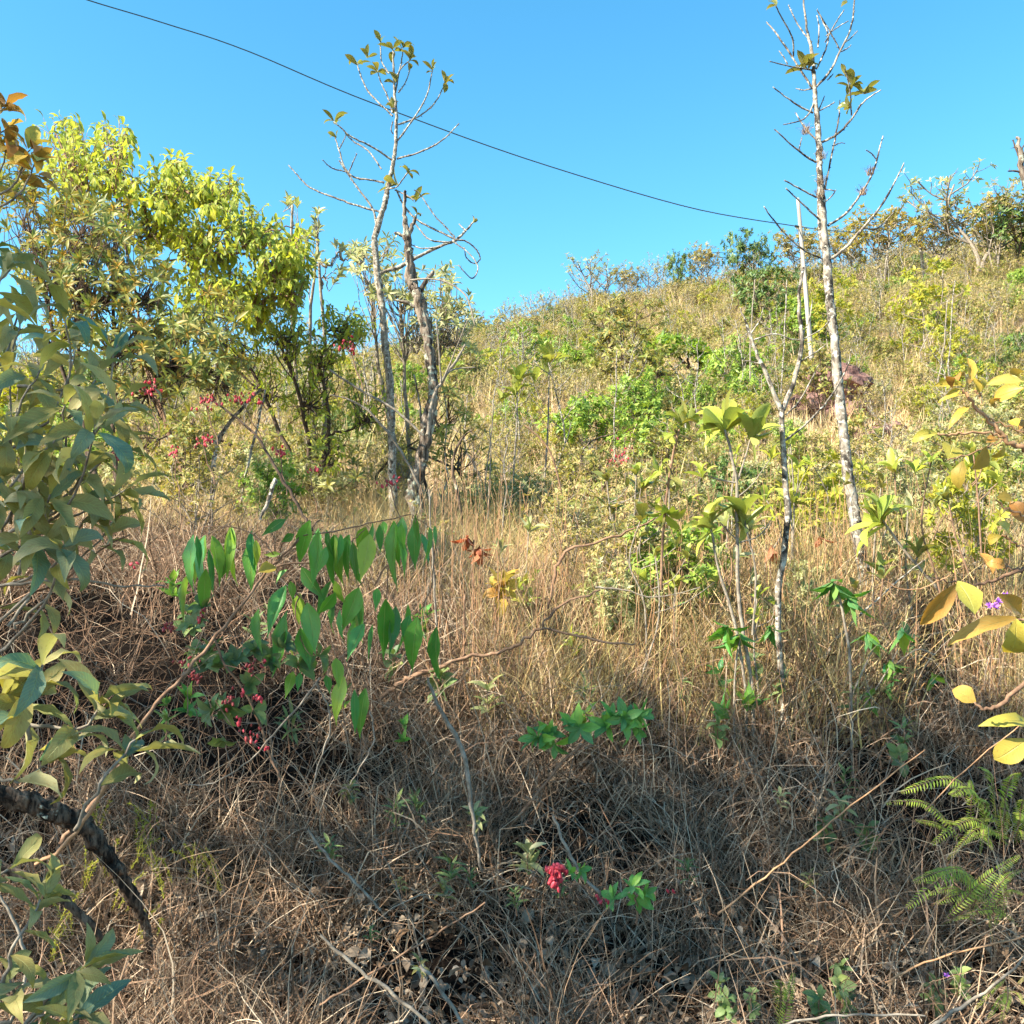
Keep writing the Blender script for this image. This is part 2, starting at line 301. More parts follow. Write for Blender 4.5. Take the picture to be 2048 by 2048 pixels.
# ------------------------------------------------------------------ object helpers
def tag(o, label=None, cat=None, group=None, kind=None):
    for k, v in (('label', label), ('category', cat), ('group', group), ('kind', kind)):
        if v: o[k] = v
    return o
def thing(name, label, cat, loc, group=None):
    o = bpy.data.objects.new(name, None); o.empty_display_size = .1; col.objects.link(o); o.location = [float(q) for q in loc]
    return tag(o, label, cat, group)
def part(name, me, parent, loc=None, kind=None, label=None):
    o = bpy.data.objects.new(name, me); col.objects.link(o); o.parent = parent
    if loc is not None: o.location = loc
    return tag(o, label, None, None, kind)
def gpart(name, g, mat, parent, kind=None, label=None, smooth=True):
    """geometry given in world coordinates, stored relative to the thing"""
    return part(name, g.mesh(name, M[mat], smooth, tuple(parent.location)), parent, None, kind, label)
def solo(name, g, mat, label, cat=None, group=None, kind=None, smooth=True):
    o = bpy.data.objects.new(name, g.mesh(name, M[mat], smooth)); col.objects.link(o); return tag(o, label, cat, group, kind)
LV = {}
def leafset(key, mat, cfgs):
    out = []
    for i, c in enumerate(cfgs):
        V, Q, U = leaf_tpl(**c); g = Geo(); g.add(V, Q, None, i * .137, U); out.append(g.mesh(key, M[mat]))
    LV[key] = out
def leaf_obj(key, parent, p, d, nrm, L, ws=1.0, i=None, name='leaf', label=None):
    me = LV[key][rnd.randrange(len(LV[key])) if i is None else i % len(LV[key])]
    o = bpy.data.objects.new(name, me); col.objects.link(o); o.parent = parent
    X = frame(d, nrm) * np.array([L * ws, L, L]); t = np.asarray(p) - np.array(parent.location)
    o.matrix_basis = Matrix([[*X[0], t[0]], [*X[1], t[1]], [*X[2], t[2]], [0, 0, 0, 1]])
    if label: o['label'] = label
    return o
leafset('felted_leaf', 'felt', [dict(n=8, w=.265, bend=b, fold=f, twist=t, wave=.25, tip=.95) for b, f, t in ((.6, .25, .5), (1.0, .15, -.8), (.35, .35, .3), (1.3, .2, .9), (.8, .3, -.4), (1.6, .2, .2))])
leafset('hanging_leaf', 'drop', [dict(n=8, w=.36, peak=.3, bend=b, fold=f, twist=t, tip=1.5, stalk=.03, wave=.12) for b, f, t in ((.2, .2, .3), (.55, .15, -.6), (-.25, .25, .5), (.35, .1, 0), (.1, .4, -.2))])
leafset('sprig_leaf', 'sprig', [dict(n=5, w=.4, bend=b, fold=.2, twist=t, tip=.8) for b, t in ((.3, .1), (.6, -.2), (.1, 0))])
leafset('seedling_leaf', 'seedling', [dict(n=5, w=.2, bend=b, fold=.25, twist=t, tip=.9) for b, t in ((.3, .1), (.7, -.3), (.1, .2))])
leafset('weed_leaf', 'seedling', [dict(n=5, w=.55, bend=b, fold=.2, twist=t, tip=.8) for b, t in ((.4, .1), (.7, -.3), (.1, .2))])
leafset('amber_leaf', 'amber', [dict(n=7, w=.45, peak=.5, bend=b, fold=f, twist=t, tip=.8, wave=.15) for b, f, t in ((.4, .25, .1), (.8, .15, -.3), (.2, .35, .2), (1.3, .3, .4))])
leafset('rosette_leaf', 'magnolia', [dict(n=6, w=.4, peak=.58, bend=b, fold=f, twist=t, tip=.75) for b, f, t in ((.2, .22, .05), (.5, .15, -.2), (.8, .25, .2))])
leafset('leathery_leaf', 'topleaf', [dict(n=5, w=.4, peak=.58, bend=b, fold=f, twist=t, tip=.75) for b, f, t in ((.2, .22, .05), (.5, .15, -.2), (.7, .25, .2))])
leafset('russet_leaf', 'russet', [dict(n=5, w=.4, bend=.3, fold=.2)])
YG = leaf_tpl(4, .27, .45, 1.0, .2, .7, .1); OL = leaf_tpl(3, .24, .5, 1.0, .2, .3)
leafset('yellow_green_leaf', 'yellowgreen', [dict(n=4, w=.27, bend=b, fold=.2, twist=t) for b, t in ((.7, .1), (.4, -.3), (1.0, .2))])
leafset('olive_leaf', 'olive', [dict(n=3, w=.24, bend=b, fold=.2, twist=t) for b, t in ((.3, .1), (.5, -.3))])
leafset('pale_leaf', 'pale', [dict(n=4, w=.32, bend=b, fold=.25, twist=t) for b, t in ((.3, .1), (.6, -.3))])

def px_path(pts, Y=None, r=None):
    """[(px, py, r_px[, Y])] -> world points, radii"""
    P, RR = [], []
    for q in pts:
        y = q[3] if len(q) > 3 else Y
        P.append(at(q[0], q[1], y)); RR.append(q[2] * y / F)
    return P, RR
def rosette(out, p, axis, n, L, rg, spread=(.5, 1.3), droop=0.15, ws=1.0, jit=0.0):
    axis = unit(axis); a = unit(np.cross(axis, [.31, .7, .2])); b = np.cross(axis, a); ph = rg.random() * 6.28
    for k in range(n):
        th = ph + k * 2.4; sp = rg.uniform(*spread)
        s = math.cos(th) * a + math.sin(th) * b
        d = unit(axis * math.cos(sp) + s * math.sin(sp) + np.array([0, 0, -droop]))
        out.append((p - axis * L * .25 * rg.random() + (rg.normal(0, jit, 3) if jit else 0), d, axis + s * -.2 + rg.normal(0, .15, 3), L * rg.uniform(.7, 1.12), ws * rg.uniform(.85, 1.15)))
def along(out, A, n, L, rg, t0=.2, ang=.9, droop=.4, ws=1.0):
    m = len(A)
    for k in range(n):
        t = t0 + (1 - t0) * (k + .5) / n; f = t * (m - 1); i = min(int(f), m - 2); p = A[i] * (1 - (f - i)) + A[i + 1] * (f - i)
        ax = unit(A[min(i + 1, m - 1)] - A[i]); s = unit(np.cross(ax, rg.normal(size=3)))
        d = unit(ax * math.cos(ang) + s * math.sin(ang) + np.array([0, 0, -droop]))
        out.append((p, d, np.array([0, 0, 1.0]) + rg.normal(0, .35, 3), L * rg.uniform(.65, 1.15), ws * rg.uniform(.85, 1.2)))
    if n: out.append((A[-1], unit(A[-1] - A[-2]), np.array([0, 0, 1.0]), L * .9, ws))

# ------------------------------------------------------------------ generic plant growth
def grow(seed, height, spread, stems=3, twigs=5, sub=3, r0=.02, style='rosette', nleaf=6, L=.1, droop=.2, start=.35, lean=.25, up=.5, wsides=5, bare=0.0, ws=1.0, crownflat=0.0):
    """returns (wood Geo, [leaf tuples]) in local coordinates, base at 0"""
    rg = np.random.default_rng(seed); g = Geo(); lv = []
    for s in range(stems):
        th = 6.283 * (s + rg.random() * .6) / stems; ln = lean * (rg.uniform(.4, 1.2) if stems > 1 else rg.uniform(.1, .5))
        hd = np.array([math.cos(th), math.sin(th), 0]); hh = height * rg.uniform(.75, 1.0)
        P = [np.array([0, 0, -.1]) + hd * .02]
        for k in range(1, 5):
            t = k / 4; P.append(hd * ln * hh * t ** 1.2 + np.array([0, 0, hh * t]) + rg.normal(0, .03 * hh, 3) * np.array([1, 1, .3]))
        A, RR = tube(g, P, (r0, r0 * .35), wsides, 2, .1, seed + s)
        for k in range(twigs):
            t = start + (1 - start) * (k + rg.random() * .6) / twigs; f = min(t, .98) * (len(A) - 1); i = int(f); p = A[i] * (1 - f + i) + A[i + 1] * (f - i)
            th2 = th + k * 2.4 + rg.normal(0, .3); h2 = np.array([math.cos(th2), math.sin(th2), 0]); q = spread * rg.uniform(.6, 1.1) * (1.15 - .7 * t if not crownflat else .5 + crownflat * t)
            B = [p, p + h2 * q * .5 + np.array([0, 0, up * q * .35]), p + h2 * q * .9 + np.array([0, 0, up * q * .95]) + rg.normal(0, .08 * q, 3)]
            A2, R2 = tube(g, B, (r0 * .45, r0 * .2), 4, 2, 0, seed + k, .01)
            for j in range(sub):
                tt = .35 + .65 * (j + rg.random()) / sub; f = min(tt, .97) * (len(A2) - 1); i = int(f); pp = A2[i] * (1 - f + i) + A2[i + 1] * (f - i)
                d = unit(unit(A2[-1] - A2[0]) + rg.normal(0, .55, 3) + np.array([0, 0, up])); e = pp + d * q * rg.uniform(.3, .6)
                m_ = (pp + e) / 2 + rg.normal(0, .05 * q, 3)
                A3, _ = tube(g, [pp, m_, e], (r0 * .22, r0 * .1), 3, 1)
                if rg.random() < bare: continue
                if style == 'rosette': rosette(lv, e, unit(e - m_), nleaf, L, rg, (.4, 1.4), droop, ws)
                else: along(lv, A3, nleaf, L, rg, .1, .95, droop, ws)
            if rg.random() >= bare:
                if style == 'rosette': rosette(lv, A2[-1], unit(A2[-1] - A2[-2]), nleaf, L, rg, (.4, 1.4), droop, ws)
                else: along(lv, A2, nleaf + 2, L, rg, .3, .95, droop, ws)
        if rg.random() >= bare:
            if style == 'rosette': rosette(lv, A[-1], unit(A[-1] - A[-2]), nleaf + 2, L, rg, (.2, 1.2), droop, ws)
            else: along(lv, A, nleaf + 2, L, rg, .6, .9, droop, ws)
    return g, lv

# ------------------------------------------------------------------ GN scatter
def scatter(name, label, cat, meshes, P, rot, scl, idx, kind='stuff'):
    """meshes instanced on points with attributes; ONE object of uncountable stuff"""
    srcc = bpy.data.collections.new(name + '_source')
    for i, me in enumerate(meshes):
        o = bpy.data.objects.new('%s_%03d' % (name, i), me); srcc.objects.link(o)
    me = bpy.data.meshes.new(name); me.vertices.add(len(P)); me.vertices.foreach_set('co', np.asarray(P, np.float32).ravel())
    for nm, ty, arr, key in (('rot', 'FLOAT_VECTOR', rot, 'vector'), ('scl', 'FLOAT_VECTOR', scl, 'vector'), ('idx', 'INT', idx, 'value')):
        a = me.attributes.new(nm, ty, 'POINT'); a.data.foreach_set(key, np.asarray(arr, np.int32 if ty == 'INT' else np.float32).ravel())
    o = bpy.data.objects.new(name, me); col.objects.link(o); tag(o, label, cat, None, kind)
    ng = bpy.data.node_groups.new(name, 'GeometryNodeTree'); N = ng.nodes; Lk = ng.links
    ng.interface.new_socket('Geometry', in_out='INPUT', socket_type='NodeSocketGeometry'); ng.interface.new_socket('Geometry', in_out='OUTPUT', socket_type='NodeSocketGeometry')
    gi = N.new('NodeGroupInput'); go = N.new('NodeGroupOutput'); ip = N.new('GeometryNodeInstanceOnPoints'); ci = N.new('GeometryNodeCollectionInfo')
    ci.inputs[0].default_value = srcc; ci.inputs['Separate Children'].default_value = True; ci.inputs['Reset Children'].default_value = True
    def na(nm, ty):
        q = N.new('GeometryNodeInputNamedAttribute'); q.data_type = ty; q.inputs[0].default_value = nm; return q.outputs[0]
    mp = N.new('GeometryNodeMeshToPoints'); Lk.new(gi.outputs[0], mp.inputs[0])
    Lk.new(mp.outputs[0], ip.inputs['Points']); Lk.new(ci.outputs[0], ip.inputs['Instance']); ip.inputs['Pick Instance'].default_value = True
    Lk.new(na('idx', 'INT'), ip.inputs['Instance Index']); Lk.new(na('scl', 'FLOAT_VECTOR'), ip.inputs['Scale'])
    er = N.new('FunctionNodeEulerToRotation'); Lk.new(na('rot', 'FLOAT_VECTOR'), er.inputs[0]); Lk.new(er.outputs[0], ip.inputs['Rotation'])
    Lk.new(ip.outputs[0], go.inputs[0])
    md = o.modifiers.new('instances', 'NODES'); md.node_group = ng; return o

def tuft(seed, n, h, rad, w=.004, lean=.3, curl=.6, segs=4, tangle=0.0):
    g = Geo(); rg = np.random.default_rng(seed); VV = []; QQ = []; aa = []; k = 0
    for i in range(n):
        a = rg.random() * 6.283; q = rad * math.sqrt(rg.random()); p = np.array([math.cos(a) * q, math.sin(a) * q, 0])
        b = rg.random() * 6.283; d = np.array([math.cos(b), math.sin(b), 0]); hh = h * rg.uniform(.45, 1.1); le = lean * rg.uniform(.2, 1.3); cu = curl * rg.uniform(0, 1.5); ww = w * rg.uniform(.5, 1.5)
        s = np.array([-d[1], d[0], 0]); 
        if rg.random() < .5: s = unit(s + rg.normal(0, .8, 3))
        ang = math.pi / 2 - le; pos = p.copy(); va = rg.random(); pa = 0
        for j in range(segs + 1):
            t = j / segs; wj = ww * (1 - t * .85)
            VV += [pos - s * wj, pos + s * wj]; aa += [va, va]
            if j < segs:
                ang -= cu * 1.5 / segs * (1 + t); st = hh / segs
                if tangle: d = unit(d + rg.normal(0, tangle, 3) * np.array([1, 1, 0]))
                pos = pos + d * math.cos(ang) * st + np.array([0, 0, math.sin(ang) * st])
                if tangle and pos[2] < .02: pos[2] = .02 + rg.random() * .03
                QQ.append((k, k + 1, k + 3, k + 2)); k += 2
        k += 2
    g.add(np.array(VV), QQ, None, np.array(aa)); return g
def litterg(seed, n, rad, s0, hi=.02):
    g = Geo(); rg = np.random.default_rng(seed); L = []
    for i in range(n):
        a = rg.random() * 6.283; q = rad * math.sqrt(rg.random())
        L.append((np.array([math.cos(a) * q, math.sin(a) * q, rg.random() * hi]), unit([rg.normal(), rg.normal(), .15 * rg.normal()]), np.array([rg.normal() * .4, rg.normal() * .4, 1]), s0 * rg.uniform(.5, 1.5), 1.3))
    bake(g, leaf_tpl(3, .4, .5, .8, .25, .7, .4), L, rg); return g

# ================================================================== GROUND
def terrain():
    ys = np.concatenate([np.arange(-6, 2.6, .4), np.arange(2.6, 8, .07), np.arange(8, 20, .3), np.arange(20, 80, 1.0), np.arange(80, 300, 12)])
    t = np.linspace(-1, 1, 161); V = []
    for y in ys:
        half = 7 + max(0, y) * 1.1; xs = t * half
        z = H0(xs, np.full_like(xs, y)); j = np.array([noise.fractal(Vector((x * 2.2, y * 2.2, 0)), 1, 2, 4) for x in xs]) * .09 * (1 if y > 2.4 else .2) if y < 14 else 0
        V.append(np.stack([xs, np.full_like(xs, y), z + j], 1))
    m = len(t); n_ = len(ys); Q = [(i * m + k, i * m + k + 1, (i + 1) * m + k + 1, (i + 1) * m + k) for i in range(n_ - 1) for k in range(m - 1)]
    g = Geo(); g.add(np.concatenate(V), Q)
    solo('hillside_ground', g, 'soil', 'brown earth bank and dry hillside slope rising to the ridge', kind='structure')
terrain()

# ground left open in the photograph: (px, py, rx, ry)
ZONES = [(1352, 730, 80, 60), (1170, 760, 32, 20), (1045, 780, 50, 14), (1655, 800, 48, 60), (1760, 870, 55, 30), (1600, 840, 40, 30)]
ZONES = [(a, b_, c, d, ground_hit(a, b_ + d * .4, 8)[1]) for a, b_, c, d in ZONES]
def project(p):
    v = np.asarray(p, float) - CAM; c_, s_ = math.cos(PITCH), math.sin(PITCH); d = v[1] * c_ + v[2] * s_
    return 1024 + F * v[0] / d, 1024 - F * (-v[1] * s_ + v[2] * c_) / d, d
def blocked(x, y, h, w):
    z = H(x, y); px, pb, d = project((x, y, z)); _, pt, _ = project((x, y, z + h)); ww = w * F / d * .7
    for a, b_, c, dd, zy in ZONES:
        if y < zy + .5 and y > zy - 9 and abs(px - a) < c + ww * .6 and pt < b_ + dd * .6 and pb > b_ - dd: return True
    return False
# ================================================================== GRASSES (stuff)
def pts_region(n, f, seed):
    rg = np.random.default_rng(seed); out = []
    while len(out) < n:
        q = f(rg)
        if q is not None: out.append(q)
    return np.array(out)
dead_m = [tuft(s, 44, .5, .17, .0021, .7, .85, 6, .5).mesh('dead_grass', M['dead']) for s in range(6)]
dead_m += [tuft(20 + s, 26, .5, .12, .0045, .5, 1.5, 6, .3).mesh('dead_grass', M['dead']) for s in range(3)]
def f_dead(rg):
    y = rg.uniform(2.7, 6.2); x = rg.uniform(-1, 1) * (y * .62 + .4)
    if y < 3.6 and rg.random() < .6 * (1 if -.3 < x < .9 else .5): return None
    if noise.noise(Vector((x * 1.5, y * 1.9, 3))) < -.22: return None
    px, py, _ = project((x, y, H(x, y) + .1))
    for a, b_, c, d in ((220, 1340, 290, 190), (420, 1500, 220, 80), (700, 1560, 160, 50), (1190, 1700, 160, 75), (1500, 1620, 120, 40), (960, 1900, 190, 110), (1800, 1660, 120, 60), (1900, 1900, 120, 80), (60, 1650, 90, 90)):
        if ((px - a) / c) ** 2 + ((py - b_) / d) ** 2 < 1 and rg.random() < .9: return None
    return (x, y)
q = pts_region(1950, f_dead, 3); z = H0(q[:, 0], q[:, 1]); rg = np.random.default_rng(5); N_ = len(q)
idx = rg.integers(0, 6, N_); sel = (q[:, 0] > .5) & (rg.random(N_) < .35); idx[sel] = rg.integers(6, 9, sel.sum())
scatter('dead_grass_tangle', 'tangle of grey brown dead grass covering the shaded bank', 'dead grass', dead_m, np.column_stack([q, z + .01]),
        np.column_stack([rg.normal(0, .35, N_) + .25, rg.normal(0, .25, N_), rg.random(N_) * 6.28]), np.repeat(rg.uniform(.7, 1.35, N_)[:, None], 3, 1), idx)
straw_m = [tuft(40 + s, 30, .55, .2, .0026, .3 + .05 * s, .4, 5, .25).mesh('straw', M['straw']) for s in range(5)]
def f_straw(rg):
    y = 4.45 + 6.2 * rg.random() ** 1.25; x = rg.uniform(-1, 1) * (y * .62 + .3)
    if y < 5.3 and x < -.2: return None
    if x < -1.0 and y < 6: return None
    if y > 6.4 and noise.noise(Vector((x * .9, y * .9, 9))) < -.1: return None
    if noise.noise(Vector((x * 2.1, y * 1.6, 1))) < -.25: return None
    return (x, y)
q = pts_region(2100, f_straw, 9); z = H0(q[:, 0], q[:, 1]); N_ = len(q); dens = np.where(q[:, 0] > 0, 1.0, .85)
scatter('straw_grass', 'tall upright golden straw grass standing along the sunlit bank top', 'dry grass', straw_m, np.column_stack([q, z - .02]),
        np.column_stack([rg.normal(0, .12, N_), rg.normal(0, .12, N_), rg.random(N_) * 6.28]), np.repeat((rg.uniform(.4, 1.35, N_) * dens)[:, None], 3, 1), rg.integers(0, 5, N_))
hill_m = [tuft(60 + s, 26, .55, .3, .008, .35, .5, 3).mesh('hill_grass', M['hillgrass']) for s in range(5)]
def f_hill(rg):
    y = 8.5 + 68 * rg.random() ** .62; x = rg.uniform(-.75, .75) * y
    if rg.random() < .85 and y < 60:
        px, py, _ = project((x, y, H(x, y) + .2))
        if any(abs(px - a) < c and abs(py - b_) < d and b_ > 730 for a, b_, c, d, zy in ZONES[1:5]): return None
    return (x, y)
q = pts_region(13000, f_hill, 11); z = H0(q[:, 0], q[:, 1]); N_ = len(q); s_ = rg.uniform(.7, 1.4, N_) * (1 + q[:, 1] / 45)
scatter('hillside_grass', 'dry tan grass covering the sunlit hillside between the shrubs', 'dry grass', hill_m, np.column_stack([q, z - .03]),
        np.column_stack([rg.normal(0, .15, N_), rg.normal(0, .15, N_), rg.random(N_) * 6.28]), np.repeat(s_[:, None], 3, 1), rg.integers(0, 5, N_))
lit_m = [litterg(80 + s, 40, .25, .05).mesh('litter', M['dry_leaf']) for s in range(3)]
q = pts_region(330, lambda r_: ((lambda y: (r_.uniform(-1, 1) * (y * .6 + .3), y))(r_.uniform(2.5, 3.75))), 13); z = H0(q[:, 0], q[:, 1]); N_ = len(q)
scatter('leaf_litter', 'fallen dry leaves scattered over dark soil at the foot of the bank', 'leaf litter', lit_m, np.column_stack([q, z + .03]),
        np.column_stack([np.full(N_, .35), np.zeros(N_), rg.random(N_) * 6.28]), np.repeat(rg.uniform(.6, 1.2, N_)[:, None], 3, 1), rg.integers(0, 3, N_))

# ================================================================== SHRUB KINDS ON THE HILL
KIND = {}
def kind(key, mat, wood, tpl=LOW, n=3, extra=None, **kw):
    out = []
    for s in range(n):
        g, lv = grow(100 + s * 7 + hash_(key), **kw); c = Geo(); bake(c, tpl, lv, np.random.default_rng(s))
        wm = g.mesh(key + '_wood', M[wood]); cm = c.mesh(key + '_crown', M[mat]); both = Geo()
        out.append((wm, cm, g, c))
    KIND[key] = (out, mat, wood)
def hash_(s): return sum(ord(c) * (i + 1) for i, c in enumerate(s)) % 997
def joined(key):
    out, mat, wood = KIND[key]; res = []
    for wm, cm, g, c in out:
        J = Geo(); J.V = g.V + c.V; J.a = g.a + c.a; J.u = g.u + c.u; J.Q = list(g.Q) + [q_ + g.n for q_ in c.Q]; J.T = list(g.T) + [q_ + g.n for q_ in c.T]; J.n = g.n + c.n
        me = J.mesh(key, M[wood]); me.materials.append(M[mat])
        nq = sum(len(x) for x in J.Q); nt_ = sum(len(x) for x in J.T); gq = sum(len(x) for x in g.Q); gt = sum(len(x) for x in g.T)
        mi = np.zeros(nq + nt_, np.int32); mi[gq:nq] = 1; mi[nq + gt:] = 1
        if len(mi) == len(me.polygons): me.polygons.foreach_set('material_index', mi)
        res.append(me)
    return res
kind('olive_bush', 'olive', 'dark_twig', height=1.5, spread=.6, stems=5, twigs=6, sub=4, r0=.02, nleaf=6, L=.11)
kind('pale_bush', 'pale', 'twig', height=1.1, spread=.5, stems=5, twigs=6, sub=4, r0=.014, nleaf=7, L=.10, up=.9)
kind('drab_bush', 'drab', 'twig', height=1.7, spread=.75, stems=5, twigs=7, sub=4, r0=.018, nleaf=6, L=.09, up=.6, bare=.12)
kind('green_bush', 'green', 'dark_twig', height=1.6, spread=.7, stems=5, twigs=7, sub=5, r0=.02, nleaf=7, L=.13, droop=.4)
kind('bare_sapling', 'drab', 'white_bark', height=3.4, spread=.9, stems=1, twigs=8, sub=3, r0=.034, nleaf=4, L=.11, bare=.5, start=.5, up=1.0)
kind('golden_bush', 'gold', 'twig', height=1.9, spread=.6, stems=4, twigs=7, sub=4, r0=.02, nleaf=7, L=.13)
kind('dark_bush', 'dark', 'dark_twig', height=1.8, spread=.8, stems=5, twigs=7, sub=5, r0=.02, nleaf=7, L=.12)
kind('ridge_tree', 'drab', 'twig', height=3.4, spread=1.5, stems=3, twigs=10, sub=6, r0=.05, nleaf=7, L=.2, start=.5, up=1.1, bare=.15, lean=.15)
kind('thin_tree', 'pale', 'twig', height=4.2, spread=1.9, stems=2, twigs=11, sub=6, r0=.09, nleaf=5, L=.22, start=.4, up=1.0, bare=.3)
def plant(name, key, i, x, y, s, rz, label, cat, group=None, zs=1.0, tint=None, crown='crown', trunk='trunk', z=None):
    out = KIND[key][0]; wm, cm, _, _ = out[i % len(out)]
    t = thing(name, label, cat, (x, y, H(x, y) if z is None else z), group); t.rotation_euler = (0, 0, rz); t.scale = (s, s, s * zs)
    part(trunk, wm, t); part(crown, cm, t); return t
DESC = {'olive_bush': ('olive_shrub', 'olive leafy shrub', 'shrub'), 'pale_bush': ('pale_shrub', 'pale silvery shrub', 'shrub'), 'drab_bush': ('dry_shrub', 'brownish dry shrub', 'shrub'),
        'green_bush': ('green_shrub', 'bright green shrub', 'shrub'), 'bare_sapling': ('bare_sapling', 'bare pale sapling', 'sapling'), 'golden_bush': ('golden_shrub', 'yellow green shrub', 'shrub'), 'dark_bush': ('dark_shrub', 'dark dense shrub', 'shrub')}
rg = np.random.default_rng(21)
near = pts_region(265, lambda r_: ((lambda y: (r_.uniform(-.72, .72) * y, y))(7.6 + 27 * r_.random() ** .9)), 22)
keys = ['pale_bush', 'olive_bush', 'drab_bush', 'bare_sapling', 'green_bush', 'golden_bush', 'dark_bush']
for x, y in near:
    if -.19 < x / y < -.06 and y < 10: x += .2 * y
    if blocked(x, y, 1.4, .7): continue
    if y < 16: pr = [.40, .22, .22, .12, .01, .01, .02]
    else: pr = [.16, .22, .33, .12, .07, .06, .04]
    k = rg.choice(keys, p=pr)
    nm, ds, ct = DESC[k]
    side = 'left' if x < -1.5 * y / 10 else ('right' if x > 1.5 * y / 10 else 'middle')
    zone = 'on the lower slope just beyond the bank' if y < 12 else ('part way up the hillside' if y < 22 else 'high on the hillside')
    s = rg.uniform(.4, 1.05) * (1 + max(0, y - 12) / 45) * (.5 if y < 12 else .66)
    plant(nm, k, int(rg.integers(0, 3)), x, y, s, rg.random() * 6.28, '%s %s, %s of the picture' % (ds, zone, side), ct, '%ss %s, %s' % (ds, zone, side), rg.uniform(.8, 1.15))
src = []; base = {}
for k in keys[:3] + ['bare_sapling', 'green_bush', 'golden_bush', 'dark_bush']:
    base[k] = len(src); src += joined(k)
q = pts_region(9000, lambda r_: ((lambda y: (r_.uniform(-.75, .75) * y, y))(8 + 68 * r_.random() ** .62)), 23); N_ = len(q)
q = q[[not blocked(a_, b_, 1.0 + b_ / 60, .6) for a_, b_ in q]]; N_ = len(q)
kk = rg.choice(keys, N_, p=[.08, .23, .40, .14, .05, .06, .04]); idx = np.array([base[k] + rg.integers(0, 3) for k in kk]); z = H0(q[:, 0], q[:, 1])
s_ = (.35 + .8 * rg.random(N_) ** 1.6) * (1 + np.clip(q[:, 1] - 15, 0, 60) / 75) * np.where(q[:, 1] < 16, .5, .68); zs = rg.uniform(.8, 1.2, N_)
scatter('hillside_scrub', 'dense low scrub of mixed dry and green bushes covering the hillside', 'scrub', src, np.column_stack([q, z - .05]),
        np.column_stack([rg.normal(0, .08, N_), rg.normal(0, .08, N_), rg.random(N_) * 6.28]), np.column_stack([s_, s_, s_ * zs]), idx)

# trees along the ridge, placed where the photograph shows them (top px, height px)
def skyline(name, key, i, px, py_top, Y, label, hpx=None, w=1.0, cat='tree', group=None):
    p = at(px, py_top, Y); g0 = H(p[0], p[1]); h = max(p[2] - g0, .8) * 1.03; ms_ = KIND[key][0]; base_h = float(np.percentile(np.concatenate(ms_[i % len(ms_)][3].V)[:, 2], 98))
    s = h / base_h; t = plant(name, key, i, p[0], Y, s, i * 1.7, label, cat, group); t.scale = (s * w, s * w, s); return t
RT = [('thin_tree', 1198, 518, 66, 1.15, 'airy grey leaved tree standing alone against the sky'),
      ('thin_tree', 1075, 590, 70, 1.0, 'small thin grey tree on the left end of the ridge'),
      ('thin_tree', 1120, 600, 71, .9, 'small wispy tree between two taller ridge trees'),
      ('thin_tree', 1018, 612, 72, 1.0, 'smallest wispy tree at the far left of the ridge'),
      ('ridge_tree', 1258, 545, 66, 1.0, 'round drab tree right beside the lone airy ridge tree'),
      ('thin_tree', 1300, 528, 66, .9, 'feathery bare topped tree in the middle of the ridge'),
      ('dark_bush', 1355, 512, 68, .6, 'narrow dark tree next to the ridge railing'),
      ('ridge_tree', 1410, 502, 68, .9, 'grey green tree in front of the ridge railing'),
      ('dark_bush', 1478, 474, 68, .55, 'dark green pointed tree on the crest right of the railing'),
      ('dark_bush', 1520, 486, 68, .55, 'second dark tree on the crest, lower and rounder'),
      ('ridge_tree', 1600, 478, 66, 1.2, 'drab spreading tree behind the leaning pole'),
      ('ridge_tree', 1690, 470, 62, 1.2, 'drab tree right of the tall white trunk on the ridge'),
      ('ridge_tree', 1765, 430, 58, 1.25, 'large rounded olive tree on the right part of the ridge'),
      ('ridge_tree', 1870, 450, 56, 1.2, 'pale olive tree below the bare twiggy ridge tree'),
      ('thin_tree', 1948, 355, 54, 1.3, 'tall bare grey twiggy tree at the right end of the ridge'),
      ('ridge_tree', 1985, 400, 52, 1.0, 'dense drab tree inside the bare twigs at the right end'),
      ('dark_bush', 2040, 420, 52, 1.1, 'dark tree at the right edge of the ridge'),
      ('ridge_tree', 1150, 625, 62, 1.0, 'low drab tree under the lone airy ridge tree'),
      ('ridge_tree', 960, 640, 66, 1.0, 'low drab tree just right of the rough barked trunk')]
for i, (k, px, py, Y, w_, lb) in enumerate(RT):
    skyline('ridge_tree', k, i, px, py - (16 if px > 1580 else 6), Y, lb, w=w_ * 1.1, group='trees along the ridge')
